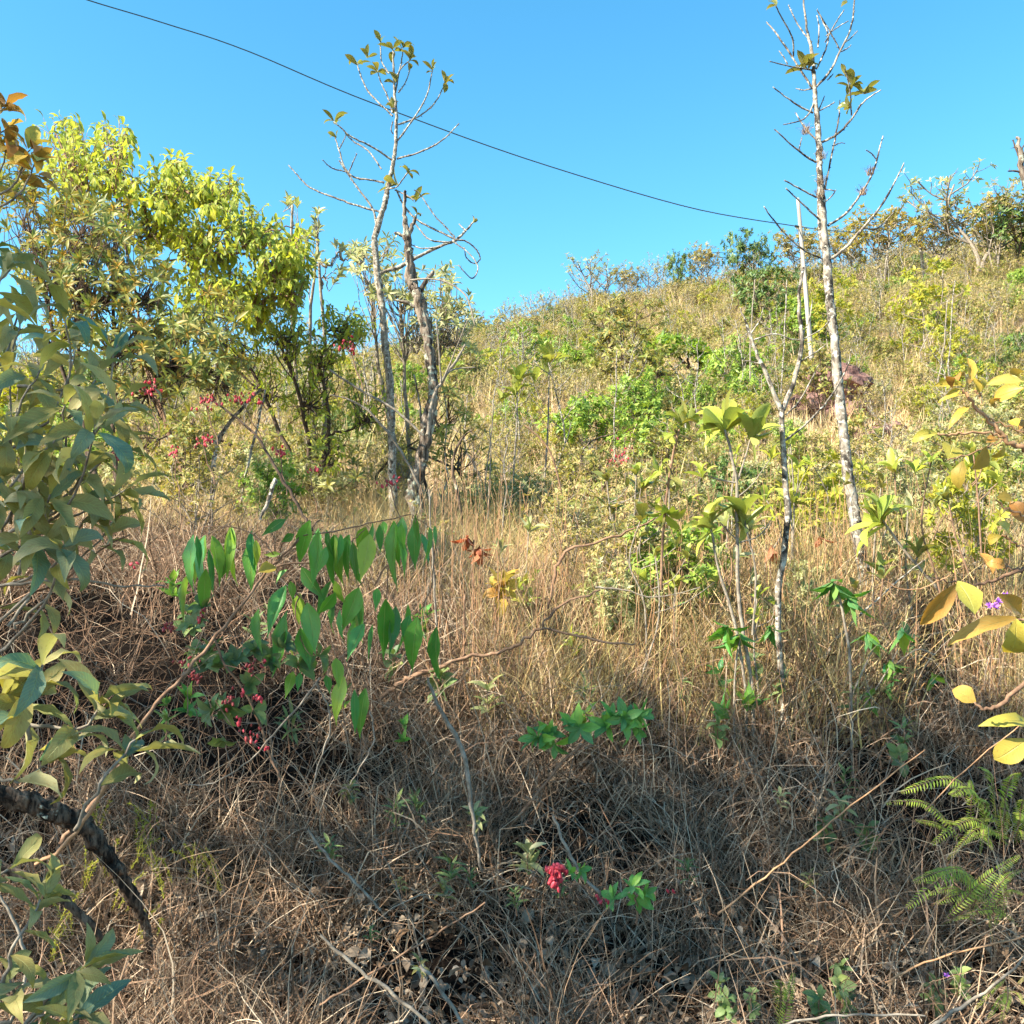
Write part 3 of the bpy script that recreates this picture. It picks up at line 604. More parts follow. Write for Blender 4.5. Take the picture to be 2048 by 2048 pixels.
HT = [('golden_bush', 1855, 545, 30, 1.0, 'tall golden yellow tree on the right of the hillside'),
      ('golden_bush', 1905, 660, 27, 1.0, 'second golden tree below the tall golden one'),
      ('golden_bush', 1660, 560, 36, .9, 'small golden tree partly behind the white trunk'),
      ('green_bush', 1060, 655, 38, .8, 'small yellow green conifer like tree on the open slope'),
      ('green_bush', 1150, 688, 34, 1.1, 'small bright bush right of the little yellow green tree'),
      ('dark_bush', 1530, 545, 44, .9, 'large dark leafy tree in the middle of the hillside'),
      ('green_bush', 1600, 600, 38, 1.0, 'green bush under the large dark hillside tree'),
      ('green_bush', 1480, 690, 24, .9, 'green leafed small tree right of the umbrella shaped one'),
      ('green_bush', 1270, 750, 19, .9, 'bright green bush below the dark rocks'),
      ('green_bush', 1180, 790, 16, 1.1, 'bright green bush left below the dark rocks'),
      ('green_bush', 1310, 820, 15, 1.1, 'bright green bush in front of the umbrella tree'),
      ('olive_bush', 1290, 690, 22, 1.2, 'olive leafed small tree left of the umbrella tree'),
      ('olive_bush', 1250, 605, 26, 1.0, 'golden olive broad leaved sapling on the open slope'),
      ('green_bush', 1400, 765, 20, .8, 'dark green bush under the umbrella tree'),
      ('green_bush', 1495, 760, 20, .8, 'small round green bush right of the umbrella tree'),
      ('olive_bush', 1640, 690, 22, .8, 'small olive bush partly behind the white trunk')]
for i, (k, px, py, Y, w_, lb) in enumerate(HT):
    skyline('hillside_tree', k, i, px, py, Y, lb, w=w_, group='trees and bushes standing out on the hillside')

# umbrella shaped bright green tree
def umbrella():
    Y = 19.0; b = ground_hit(1352, 805, 12); Y = b[1]
    t = thing('umbrella_tree', 'small umbrella shaped tree with bright green crown and dark crooked trunk', 'tree', b); rg = np.random.default_rng(5); g = Geo(); lv = []
    trunk = [(1340, 810, 5), (1352, 785, 5), (1385, 765, 5), (1390, 745, 4)]
    P, r_ = px_path(trunk, Y); tube(g, P, r_, 5, 3, .1, 2)
    for pth in ([(1390, 745, 4), (1362, 718, 3), (1345, 700, 2), (1318, 700, 1)], [(1390, 745, 4), (1360, 720, 2.5), (1340, 690, 2)], [(1390, 745, 4), (1375, 720, 3), (1385, 690, 2)], [(1362, 760, 3), (1345, 735, 2), (1322, 710, 1.5)], [(1390, 742, 3), (1420, 722, 2.5), (1440, 700, 2)], [(1395, 745, 3), (1400, 715, 2)]):
        P, r_ = px_path(pth, Y); P[-1] = P[-1] + np.array([0, rg.normal(0, .3), 0]); tube(g, P, r_, 4, 3, .1, 2)
    for k in range(230):
        th = rg.uniform(-1, 1); a = 78 * math.sin(th * 1.5); px = 1353 + a + rg.normal(0, 4); top = 668 + (a / 78) ** 2 * 38; py = top + rg.uniform(0, 34) * (1 - .2 * abs(th)) + (14 if abs(a) > 55 else 0)
        p = at(px, py, Y + rg.normal(0, .5)); rosette(lv, p, (rg.normal(0, .4), rg.normal(0, .4), 1), 9, .30, rg, (.6, 1.6), .5)
    for k in range(60):
        px = 1425 + rg.normal(0, 16); py = 722 + rg.normal(0, 9); rosette(lv, at(px, py, Y + rg.normal(0, .3)), (0, 0, 1), 9, .28, rg, (.6, 1.6), .5)
    gpart('trunk', g, 'dark_twig', t); c = Geo(); bake(c, LOW, lv, rg); gpart('crown', c, 'green', t)
umbrella()

# rocks
def rocks(name, label, px, py, wpx, hpx, mat, n, seed, cat='rock'):
    b = ground_hit(px, py + hpx * .5, 9); Y = b[1]; rg = np.random.default_rng(seed); t = thing(name, label, cat, b)
    for k in range(n):
        c = at(px + rg.uniform(-.5, .5) * wpx, py + rg.uniform(-.5, .25) * hpx, Y - rg.uniform(.1, .8)); s = hpx * Y / F * rg.uniform(.35, .62) * (1.4 if hpx < 40 else .62)
        bm_v = []; nu, nv = 12, 8; sd = rg.random() * 50
        for i in range(nv + 1):
            for j in range(nu):
                th = j / nu * 6.283; ph = i / nv * math.pi; d = np.array([math.cos(th) * math.sin(ph) * 1.5, math.sin(th) * math.sin(ph), math.cos(ph) * .75])
                f = 1 + .45 * noise.fractal(Vector(d * 1.8 + sd), 1, 2, 3); bm_v.append(c + d * s * f)
        Q = [(i * nu + j, i * nu + (j + 1) % nu, (i + 1) * nu + (j + 1) % nu, (i + 1) * nu + j) for i in range(nv) for j in range(nu)]
        g = Geo(); g.add(bm_v, Q); gpart('stone', g, mat, t, smooth=False)
rocks('rock_outcrop', 'dark almost black rock outcrop on the slope left of the umbrella tree', 1170, 755, 60, 28, 'stone', 6, 3)
rocks('rock_outcrop', 'low dark rocks half hidden by scrub, left of the larger outcrop', 1045, 778, 120, 26, 'stone', 9, 4)
rocks('rock_outcrop', 'reddish brown rubble slide beside the white trunk', 1660, 800, 70, 100, 'rubble', 16, 5)
rocks('rock_outcrop', 'reddish rock lump in the grass right of the white trunk', 1760, 875, 70, 30, 'rubble', 6, 6)

# railing and poles on the ridge
def railing():
    Y = 70; t = thing('ridge_railing', 'thin metal railing climbing the ridge between the trees', 'railing', at(1410, 530, Y))
    for dy in (0, 9):
        g = Geo(); P, r_ = px_path([(1362, 528 + dy, .7), (1390, 518 + dy, .7), (1420, 505 + dy, .7), (1450, 506 + dy, .7), (1490, 505 + dy, .7)], Y); tube(g, P, r_, 4, 2); gpart('rail', g, 'cable', t)
    for px, py in ((1365, 527), (1390, 518), (1420, 505), (1450, 506), (1475, 505)):
        g = Geo(); tube(g, [at(px, py, Y), at(px, py + 26, Y)], (.03, .03), 4, 1); gpart('post', g, 'cable', t)
railing()
def pole(px0, py0, px1, py1, Y, r0, r1, label):
    a = at(px0, py0, Y); b_ = at(px1, py1, Y); d = unit(b_ - a); e = b_ + d * max(0.5, (b_[2] - H(b_[0], b_[1])) / max(.2, -d[2]) + .5)
    t = thing('utility_pole', label, 'pole', e); g = Geo(); tube(g, [e, (a + e) / 2, a], (r0, (r0 + r1) / 2, r1), 10, 3, .06, 3); gpart('post', g, 'pole_wood', t)
    g = Geo(); tube(g, [at(px0 - 6, 452, Y), at(px0 + 7, 455, Y)], (.05, .05), 6, 1); 
    if Y < 50: gpart('insulator', g, 'cable', t)
pole(1596, 398, 1608, 540, 30, .105, .07, 'weathered grey wooden pole leaning slightly in front of the ridge')
pole(1838, 443, 1841, 480, 58, .13, .11, 'far grey pole top showing above the ridge trees')
g = Geo(); P, r_ = px_path([(60, -42, 1.6, 7.5), (175, 0, 1.6, 8), (330, 47, 1.55, 9), (500, 104, 1.5, 10.5), (760, 212, 1.5, 13), (1100, 333, 1.45, 18), (1400, 420, 1.4, 25), (1596, 453, 1.3, 30)]); tube(g, P, r_, 5, 6)
P, r_ = px_path([(1596, 453, 1.3, 30), (1650, 460, 1.0, 42), (1720, 466, .8, 57)]); tube(g, P, r_, 5, 4)
solo('overhead_cable', g, 'cable', 'thin dark green cable crossing the sky from upper left down to the leaning pole', 'cable')

# ================================================================== THE TWO TALL TREES AT LEFT CENTRE
def branch_objs(t, paths, mat, Y, sp=.03, ln=.02, seed=0, yj=.25, name='branch'):
    for k, pth in enumerate(paths):
        rg = np.random.default_rng(seed + k); g = Geo(); P, r_ = px_path(pth, Y); dy = rg.uniform(-yj, yj)
        for i in range(1, len(P)): P[i] = P[i] + unit(P[i] - CAM) * dy * i / len(P) * 1.2
        r_ = [q_ * .85 for q_ in r_]; A, RR = tube(g, P, r_, 5, 5, .18, seed + k, r_[0] * .12)
        if sp: spurs(g, A, RR, sp, ln, seed + k)
        gpart(name, g, mat, t)
Y = 8.4
b = at(787, 1075, Y); b[2] = H(b[0], b[1]) - .05
ta = thing('slender_tree', 'slender tree with pale lichened trunk, bare upcurved twigs and few leaves at top', 'tree', b)
g = Geo(); P, r_ = px_path([(788, 1090, 13), (787, 1012, 12), (784, 904, 11), (782, 831, 11), (779, 759, 10.5), (770, 690, 10), (762, 600, 9.5), (753, 533, 9), (749, 483, 8.5), (755, 457, 8), (768, 414, 7.5), (774, 382, 7), (781, 353, 6), (788, 318, 5.5), (792, 281, 5), (792, 228, 4.5), (788, 165, 3.5), (786, 101, 2.2)], Y)
A, RR = tube(g, P, [q_ * .9 for q_ in r_], 14, 8, .06, 3, .003, 0, .2); spurs(g, A, RR * .6, .07, .015, 9); gpart('trunk', g, 'white_bark2', ta)
branch_objs(ta, [
    [(759, 547, 6), (800, 533, 6), (840, 512, 5.5), (881, 492, 5), (913, 480, 4.5), (933, 460, 3.5), (948, 443, 2.5)],
    [(913, 480, 3), (933, 483, 2.5), (953, 500, 2.2), (960, 518, 2), (948, 527, 2), (933, 515, 2), (929, 495, 1.6)],
    [(905, 483, 2.5), (933, 502, 2), (953, 526, 2), (955, 544, 2), (942, 556, 2), (917, 530, 1.5)],
    [(910, 475, 2.5), (890, 452, 2.2), (869, 431, 2), (840, 388, 1.8), (828, 380, 1.4)],
    [(910, 478, 3), (866, 457, 3), (834, 440, 3), (808, 411, 3), (794, 382, 3)],
    [(900, 485, 2.5), (862, 480, 2.5), (842, 462, 2.2), (826, 440, 2)],
    [(884, 492, 2.2), (846, 497, 2), (822, 489, 1.6)],
    [(933, 462, 2.2), (925, 455, 2), (918, 448, 1.6)],
    [(759, 424, 3.4), (713, 411, 3), (669, 395, 2.8), (620, 375, 2.4), (590, 345, 2), (577, 330, 1.5)],
    [(753, 454, 3.5), (745, 417, 3.2), (713, 373, 2.8), (684, 330, 2.4), (678, 321, 1.8)],
    [(768, 365, 3.2), (736, 359, 2.8), (707, 354, 2.8), (690, 336, 2.6), (678, 301, 2.4), (669, 269, 1.8)],
    [(698, 344, 2), (706, 325, 1.8), (714, 307, 1.4)], [(690, 343, 2), (664, 336, 1.8), (645, 320, 1.4)],
    [(785, 321, 3.2), (756, 301, 2.8), (730, 286, 2.6), (701, 272, 2.4), (668, 243, 1.8)],
    [(763, 338, 2.6), (736, 301, 2.3), (707, 283, 2), (690, 266, 1.6)], [(679, 297, 1.8), (688, 280, 1.6), (692, 268, 1.4)],
    [(794, 318, 3), (837, 305, 2.6), (881, 283, 2.2), (918, 247, 1.6)],
    [(795, 281, 3), (823, 243, 2.6), (849, 202, 2.3), (860, 165, 2), (865, 139, 1.6)],
    [(797, 249, 3), (823, 240, 2.6), (852, 223, 2.3), (872, 202, 2), (890, 168, 1.6)],
    [(765, 213, 2.6), (736, 182, 2.4), (721, 150, 2), (713, 124, 1.6)], [(785, 232, 2.8), (775, 222, 2.5), (765, 212, 2.4)],
    [(785, 225, 2.6), (777, 197, 2.3), (762, 165, 2), (755, 141, 1.6)],
    [(791, 185, 2.6), (797, 150, 2.3), (805, 110, 2), (805, 98, 1.5)], [(791, 156, 2.2), (805, 133, 2), (820, 121, 1.5)],
    [(797, 185, 2), (811, 165, 1.8), (820, 139, 1.4)], [(778, 147, 2.2), (763, 121, 2), (761, 92, 1.8), (761, 69, 1.4)],
    [(776, 378, 2.6), (795, 372, 2.2), (815, 345, 1.8)], [(790, 380, 2.4), (808, 388, 2), (828, 400, 1.6)], [(786, 243, 2), (782, 258, 1.8), (786, 268, 1.5)]],
    'white_bark2', Y, .026, .02, 100)
rg = np.random.default_rng(77); lv = []
for px, py, ax, n_, L_ in [(713, 124, (-.3, 0, 1), 4, 38), (735, 112, (-.2, 0, 1), 4, 30), (755, 138, (0, 0, 1), 5, 30), (761, 82, (-.1, 0, 1), 4, 34), (786, 97, (0, 0, 1), 5, 34), (805, 92, (.1, 0, 1), 5, 36), (820, 118, (.3, 0, 1), 6, 32), (865, 137, (-.2, 0, 1), 5, 27), (891, 164, (.3, 0, 1), 6, 30), (668, 242, (-.2, 0, 1), 6, 34), (670, 272, (-.4, 0, .4), 3, 22), (786, 215, (-.2, 0, 1), 5, 26), (790, 165, (0, 0, 1), 4, 28), (815, 342, (.1, 0, 1), 6, 32), (832, 398, (.2, 0, .9), 5, 38), (792, 368, (-.4, -.2, .3), 4, 42), (948, 443, (.4, 0, .5), 3, 20), (836, 425, (.3, 0, .8), 3, 24)]:
    tmp = []; rosette(tmp, at(px, py, Y), ax, n_, L_ * Y / F, rg, (.15, 1.45), .05, 1.0); lv += tmp
for q_ in lv: leaf_obj('leathery_leaf', ta, q_[0], q_[1], q_[2], q_[3], q_[4])

Y = 8.0
b = at(838, 1075, Y); b[2] = H(b[0], b[1]) - .05
tb = thing('rough_barked_tree', 'dead looking tree with thick shaggy grey brown bark and a broken forked top', 'tree', b)
g = Geo(); P, r_ = px_path([(838, 1085, 25), (835, 1034, 22), (831, 976, 20), (840, 930, 18), (848, 890, 17), (858, 831, 17), (867, 777, 14), (862, 722, 13), (853, 668, 15), (842, 615, 15), (834, 585, 15), (823, 562, 13), (818, 504, 11), (814, 469, 10), (809, 430, 6), (810, 382, 4)], Y)
tube(g, P, [q_ * .84 for q_ in r_], 26, 9, .10, 5, .004, 0, .45); gpart('trunk', g, 'old_bark', tb)
branch_objs(tb, [[(836, 600, 9), (849, 566, 8), (866, 544, 6)], [(814, 470, 9), (826, 450, 6), (832, 430, 3)], [(812, 480, 5), (800, 468, 5), (790, 466, 4)], [(838, 618, 6), (815, 606, 6), (790, 600, 3)],
                 [(860, 1000, 5), (845, 940, 4), (845, 870, 4), (838, 800, 3), (828, 750, 2.5)], [(838, 1040, 8), (825, 1000, 7), (818, 960, 5)]], 'old_bark', Y, 0, .02, 300, .05)
branch_objs(tb, [[(855, 870, 6), (865, 800, 5), (885, 760, 5), (912, 720, 4.5), (930, 690, 3)], [(882, 765, 3), (905, 740, 2.5), (950, 735, 2)], [(882, 765, 3), (878, 700, 2.5), (872, 640, 1.8)], [(885, 762, 3), (915, 690, 2), (935, 640, 1.5)],
                 [(845, 985, 4), (800, 900, 4), (745, 830, 3.5), (700, 800, 2.5), (660, 790, 2)], [(845, 870, 4), (790, 820, 4), (720, 780, 3.5), (660, 740, 3)], [(820, 560, 3), (880, 560, 2.5), (930, 590, 2.4), (950, 650, 2)]], 'twig', Y - .3, 0, .02, 320, .3, 'dead_branch')
# shrub crown behind the two tall trees
def px_bush(name, label, cat, clusters, Y, mat, key, wood, L, nleaf, n, seed, nobj=0, yj=.6, style='rosette', trunkpx=None, droop=.2, hi=None, group=None, stems=None, bloom=None, spread=(.4, 1.4), ws=1.0, gap=-.24):
    """clusters: (px, py, rx, ry, weight); a bush made of branches from the base to points filling the clusters"""
    rg = np.random.default_rng(seed); bp = trunkpx or (clusters[0][0], 1000)
    b = at(bp[0], bp[1], Y); b[2] = H(b[0], b[1]) if abs(b[2] - H(b[0], b[1])) < 1.5 else b[2]
    t = thing(name, label, cat, b, group); W = np.array([c[4] for c in clusters], float); W /= W.sum(); g = Geo(); lv = []; bl = []
    hubs = []
    for ci_, c in enumerate(clusters):
        h = at(c[0], c[1] + c[3] * .6, Y + rg.normal(0, yj * .3)); r0 = .022 * Y / 6 * (1.0 if c[4] > .5 else .6); s_0 = b
        if ci_ >= 3:
            cand = [(np.linalg.norm(h - A_[j_]) + .6 * max(0, A_[j_][2] - h[2]), A_[j_]) for A_ in hubs for j_ in range(len(A_) // 4, len(A_))]; s_0 = min(cand, key=lambda z_: z_[0])[1]; r0 *= .55
        m1 = s_0 * .5 + h * .5 + rg.normal(0, .1, 3)
        A, RR = tube(g, [s_0, m1, h], (r0, r0 * .75, r0 * .45), 6, 5, .12, seed, .012); hubs.append(A)
    for k in range(n):
        ci = rg.choice(len(clusters), p=W); c = clusters[ci]; a = rg.random() * 6.283; q = math.sqrt(rg.random())
        ex, ey = c[0] + math.cos(a) * q * c[2], c[1] + math.sin(a) * q * c[3]
        if noise.noise(Vector((ex / 34, ey / 34, seed))) < gap: continue
        e = at(ex, ey, Y + rg.normal(0, yj)); A = hubs[ci]
        s0 = A[int(rg.integers(int(len(A) * .72), len(A)))]; m1 = (s0 * .5 + e * .5) + rg.normal(0, .05, 3) - np.array([0, 0, .06])
        B, _ = tube(g, [s0, m1, e], (.006 * Y / 6, .002 * Y / 6), 3, 2, 0, k, .01)
        ax = unit(unit(e - m1) + np.array([0, 0, .4]))
        if style == 'rosette': rosette(lv, e, ax, nleaf, L, rg, spread, droop, ws)
        else: along(lv, B[len(B) // 2:], nleaf, L, rg, 0, 1.0, droop, ws)
        if bloom and rg.random() < bloom[0]: rosette(bl, e, ax, 9, bloom[2], rg, (.1, 1.5), 0, .6)
    gpart('branches', g, wood, t)
    lv.sort(key=lambda q_: q_[0][1])
    if nobj > 0:
        for q_ in lv[:nobj]: leaf_obj(key, t, *q_)
        lv = lv[nobj:]
    c = Geo(); bake(c, hi or LOW, lv, rg); gpart('foliage', c, mat, t, 'stuff')
    if bloom and bl:
        c = Geo(); bake(c, LOW, bl, rg); gpart('blossom', c, bloom[1], t, 'stuff')
    return t
px_bush('grey_leaved_tree', 'rounded crown of narrow silver grey leaves behind the two tall trunks', 'tree', [(800, 560, 70, 60, 1), (890, 590, 50, 60, .8), (740, 540, 40, 50, .6), (840, 640, 70, 50, .7), (730, 500, 30, 20, .2), (780, 480, 25, 18, .15), (915, 650, 45, 60, .6)], 10.0, 'pale', 'pale_leaf', 'twig', .085 * 1.3, 7, 250, 31, 260, .5, trunkpx=(820, 960), hi=OL, bloom=None)
px_bush('wispy_sapling', 'tall thin sapling with pale upright leaf tufts rising left of the tall trunks', 'sapling', [(632, 430, 8, 12, 1), (585, 405, 14, 10, 1), (637, 470, 9, 14, .8), (610, 480, 6, 10, .6), (678, 497, 7, 10, .6), (702, 510, 9, 12, .6), (655, 545, 30, 30, 1), (625, 520, 20, 20, 1)], 10.5, 'pale', 'pale_leaf', 'twig', .13, 7, 34, 32, 160, .2, trunkpx=(640, 900), hi=OL, spread=(.2, .8), droop=0)

# ================================================================== LEFT TALL BUSHES
px_bush('yellow_green_tree', 'tall yellow green tree glowing in the sun on the left, with drooping leaves', 'tree',
        [(140, 300, 60, 65, 1.1), (110, 250, 40, 22, .4), (225, 270, 35, 35, .5), (240, 340, 60, 60, 1), (340, 370, 60, 55, 1.1), (350, 330, 25, 25, .3), (430, 380, 60, 45, .9), (300, 440, 80, 60, 1.2), (420, 470, 80, 60, 1.2), (520, 440, 50, 40, .7), (590, 480, 40, 40, .5), (560, 520, 60, 50, .9), (420, 560, 90, 60, 1.2), (500, 590, 80, 60, 1.1), (590, 560, 50, 50, .7), (370, 620, 60, 60, .8)],
        8.2, 'yellowgreen', 'yellow_green_leaf', 'brown_twig', .118, 7, 980, 41, 300, .7, 'along', (400, 1000), .75, YG, ws=1.15)
px_bush('orange_flowering_shrub', 'dark twigged shrub with narrow olive leaves and small orange flower heads on the left', 'shrub',
        [(60, 420, 60, 70, 1), (160, 440, 60, 60, 1), (230, 460, 50, 70, .9), (90, 530, 70, 60, 1), (190, 560, 80, 70, 1.2), (290, 560, 60, 60, .8), (260, 660, 90, 60, 1.3), (350, 690, 90, 60, 1.3), (430, 640, 60, 60, .7), (150, 640, 60, 50, .7), (440, 740, 70, 36, .6), (300, 760, 80, 40, .8), (20, 330, 30, 60, .4)],
        5.6, 'olive', 'olive_leaf', 'dark_twig', .075, 7, 900, 42, 300, .55, 'rosette', (250, 1060), .1, OL, bloom=(.35, 'orange_bloom', .05))
px_bush('lime_green_shrub', 'light green leafy shrub between the orange flowered shrub and the slender tree', 'shrub',
        [(480, 660, 60, 40, .8), (560, 650, 50, 40, .8), (640, 690, 50, 40, .6), (700, 660, 40, 30, .5), (620, 780, 60, 60, .8), (540, 760, 60, 60, .7), (740, 790, 50, 80, .7), (690, 640, 60, 40, .7), (650, 880, 50, 60, .5)],
        9.2, 'yellowgreen', 'yellow_green_leaf', 'dark_twig', .105, 7, 330, 43, 120, .6, 'along', (620, 1020), .5, YG)
px_bush('olive_thicket', 'dark olive thicket under the trees left of the rough barked trunk', 'shrub',
        [(380, 840, 70, 30, .6), (640, 960, 80, 40, .8), (720, 960, 60, 60, 1), (580, 900, 60, 50, .8), (280, 870, 60, 50, .8), (900, 800, 50, 80, .7), (930, 900, 60, 80, .8)],
        9.8, 'olive', 'olive_leaf', 'dark_twig', .11, 6, 190, 44, 60, .8, 'rosette', (600, 1040), .2, OL)

# ================================================================== RIGHT WHITE TREE
Y = 5.35
b = at(1775, 1300, Y); b[2] = H(b[0], b[1]) - .03
tr = thing('white_trunk_tree', 'tall thin tree with white spotted trunk and nearly leafless knobbly branches', 'tree', b)
g = Geo(); P, r_ = px_path([(1776, 1310, 17), (1757, 1250, 16), (1735, 1190, 15.5), (1721, 1110, 15), (1707, 1018, 14), (1693, 920, 13), (1685, 848, 12.5), (1676, 760, 12), (1670, 689, 11.5), (1661, 610, 11), (1654, 530, 10.5), (1648, 460, 9.5), (1643, 403, 9), (1639, 340, 8), (1639, 300, 8), (1632, 212, 6.5), (1628, 150, 5), (1622, 97, 4), (1612, 45, 2.6), (1606, -20, 1.8)], Y)
tube(g, P, [q_ * .96 for q_ in r_], 16, 8, .05, 6, .002, 0, .16); gpart('trunk', g, 'white_bark', tr)
branch_objs(tr, [
    [(1654, 523, 5), (1690, 497, 4.5), (1726, 456, 4), (1767, 405, 3.2), (1808, 326, 2)], [(1656, 451, 4.5), (1690, 428, 4), (1720, 390, 3.5), (1746, 344, 3), (1766, 272, 2)],
    [(1726, 456, 2.2), (1756, 456, 2), (1787, 425, 1.5)], [(1646, 446, 3), (1613, 415, 2.5), (1572, 377, 2)], [(1633, 395, 3), (1603, 379, 2.6), (1569, 361, 2)],
    [(1654, 528, 4), (1640, 477, 3.5), (1636, 410, 3), (1641, 379, 3)], [(1650, 520, 3), (1600, 495, 2.6), (1556, 451, 2.3), (1528, 413, 1.6)], [(1632, 325, 3.4), (1597, 302, 2.6), (1549, 259, 1.8)],
    [(1636, 282, 3), (1610, 256, 2.6), (1592, 226, 1.8)], [(1626, 226, 3), (1587, 205, 2.4), (1546, 174, 1.6)], [(1628, 185, 2.6), (1626, 210, 2.4), (1608, 238, 2.2), (1567, 249, 1.6)],
    [(1644, 285, 4), (1674, 269, 3.6), (1705, 236, 3.2), (1726, 205, 2.6), (1762, 180, 1.6)], [(1650, 379, 3.2), (1664, 308, 2.8), (1677, 241, 2.3), (1680, 200, 1.6)], [(1703, 231, 2.4), (1700, 180, 2.2), (1690, 138, 1.6)],
    [(1633, 174, 4), (1659, 144, 3.5), (1680, 103, 3), (1703, 51, 2.6), (1710, -10, 2)], [(1626, 177, 3.4), (1592, 126, 3), (1556, 72, 2.5), (1533, 44, 1.6)], [(1587, 113, 2.6), (1585, 77, 2.4), (1564, 36, 2), (1551, 10, 1.6)],
    [(1633, 138, 2.8), (1654, 92, 2.4), (1654, 62, 2.2), (1634, 20, 1.6)], [(1680, 100, 2.2), (1659, 62, 2), (1634, 20, 1.6)], [(1623, 85, 2.4), (1597, 51, 2), (1577, 10, 1.5)], [(1636, 95, 2.4), (1638, 56, 2), (1634, 31, 1.6)],
    [(1650, 85, 2), (1672, 45, 1.8), (1688, 20, 1.4)], [(1652, 72, 1.8), (1675, 55, 1.6), (1697, 42, 1.3)], [(1638, 222, 2), (1669, 205, 1.6)], [(1638, 220, 2), (1649, 192, 1.6)],
    [(1623, 140, 2.4), (1582, 133, 2), (1539, 123, 1.5)], [(1575, 128, 2), (1566, 112, 1.8), (1558, 102, 1.4)], [(1690, 85, 2), (1703, 75, 1.6), (1715, 62, 1.3)], [(1683, 103, 2), (1696, 96, 1.6), (1702, 90, 1.3)],
    [(1655, 160, 2), (1666, 148, 1.5)], [(1628, 176, 2.4), (1610, 180, 2), (1592, 177, 1.4)], [(1752, 318, 2), (1742, 306, 1.8), (1732, 300, 1.3)], [(1665, 292, 2), (1680, 286, 1.5), (1690, 287, 1.2)],
    [(1648, 405, 2.6), (1664, 392, 2), (1672, 380, 1.5)], [(1652, 378, 2), (1670, 382, 1.6)], [(1597, 302, 2), (1600, 290, 1.8), (1604, 275, 1.4)]], 'white_bark', Y, .022, .014, 400)
rg = np.random.default_rng(78); lv = []
for px, py, ax, n_, L_ in [(1608, 128, (-.1, -.2, 1), 7, 46), (1618, 135, (.4, 0, .6), 4, 34), (1703, 168, (0, 0, 1), 7, 36), (1728, 182, (.1, 0, 1), 7, 36), (1698, 212, (-.6, 0, .3), 6, 32), (1551, 6, (-.2, 0, .4), 4, 26), (1692, 2, (-.5, 0, .5), 4, 24), (1690, 150, (0, 0, 1), 4, 26)]:
    rosette(lv, at(px, py, Y), ax, n_, L_ * Y / F, rg, (.1, 1.5), .05, 1.1)
for q_ in lv: leaf_obj('leathery_leaf', tr, q_[0], q_[1], q_[2], q_[3], q_[4])
# moss and air plants on its trunk
for k, (px, py) in enumerate([(1645, 318), (1642, 368), (1640, 395), (1610, 268), (1741, 350), (1725, 390), (1722, 560), (1748, 1165), (1740, 1030)]):
    g = tuft(500 + k, 60, .07, .02, .0012, 1.0, 1.2, 3, .8); p = at(px, py, Y - .03); gg = Geo(); gg.add(np.concatenate(g.V) + p, np.concatenate(g.Q), None, np.concatenate(g.a)); gpart('moss_tuft', gg, 'dead', tr)

# dead stub at right edge
Y = 4.6; b = at(2075, 420, Y)
t = thing('broken_branch', 'dark broken lichened branch stub poking in at the upper right edge', 'branch', b)
branch_objs(t, [[(2090, 440, 14), (2052, 365, 10), (2042, 320, 9), (2034, 275, 5)]], 'old_bark', Y, .03, .02, 600, .02, 'limb')
branch_objs(t, [[(2055, 350, 3), (2035, 343, 3), (2016, 342, 2)], [(2046, 330, 3), (2034, 305, 2.5), (2026, 280, 2)], [(2050, 320, 3), (2044, 300, 2), (2052, 285, 2)]], 'dark_twig', Y, .03, .02, 610, .02, 'twig')

# ================================================================== SAPLINGS IN FRONT OF THE STRAW
def px_sapling(name, label, stems, Y, wood, ros, key, seed, cat='sapling', group=None, sp=0.0):
    b = at(stems[0][0][0], stems[0][0][1], Y); hb = H(b[0], b[1]); 
    if abs(hb - b[2]) < .6: b[2] = hb - .02
    t = thing(name, label, cat, b, group); rg = np.random.default_rng(seed)
    for i, s in enumerate(stems):
        g = Geo(); P, r_ = px_path(s, Y); r_ = [q_ * .85 for q_ in r_]
        if i == 0 and P[0][2] > b[2]: P = [b] + P; r_ = [r_[0]] + r_
        A, RR = tube(g, P, r_, 7 if i == 0 else 5, 4, .12, seed + i, r_[0] * .15)
        if sp: spurs(g, A, RR, sp, .012, seed + i)
        gpart('trunk' if i == 0 else 'branch', g, wood, t)
    lv = []
    for px, py, ax, n_, L_ in ros: rosette(lv, at(px, py, Y), ax, n_ + 1, 1.22 * L_ * Y / F * (1.0 if n_ > 2 else .8), rg, (.1, 1.05) if ax[2] > .5 else (.2, 1.5), .0, 1.0)
    for q_ in lv: leaf_obj(key, t, q_[0], q_[1], q_[2], q_[3], q_[4])
    return t
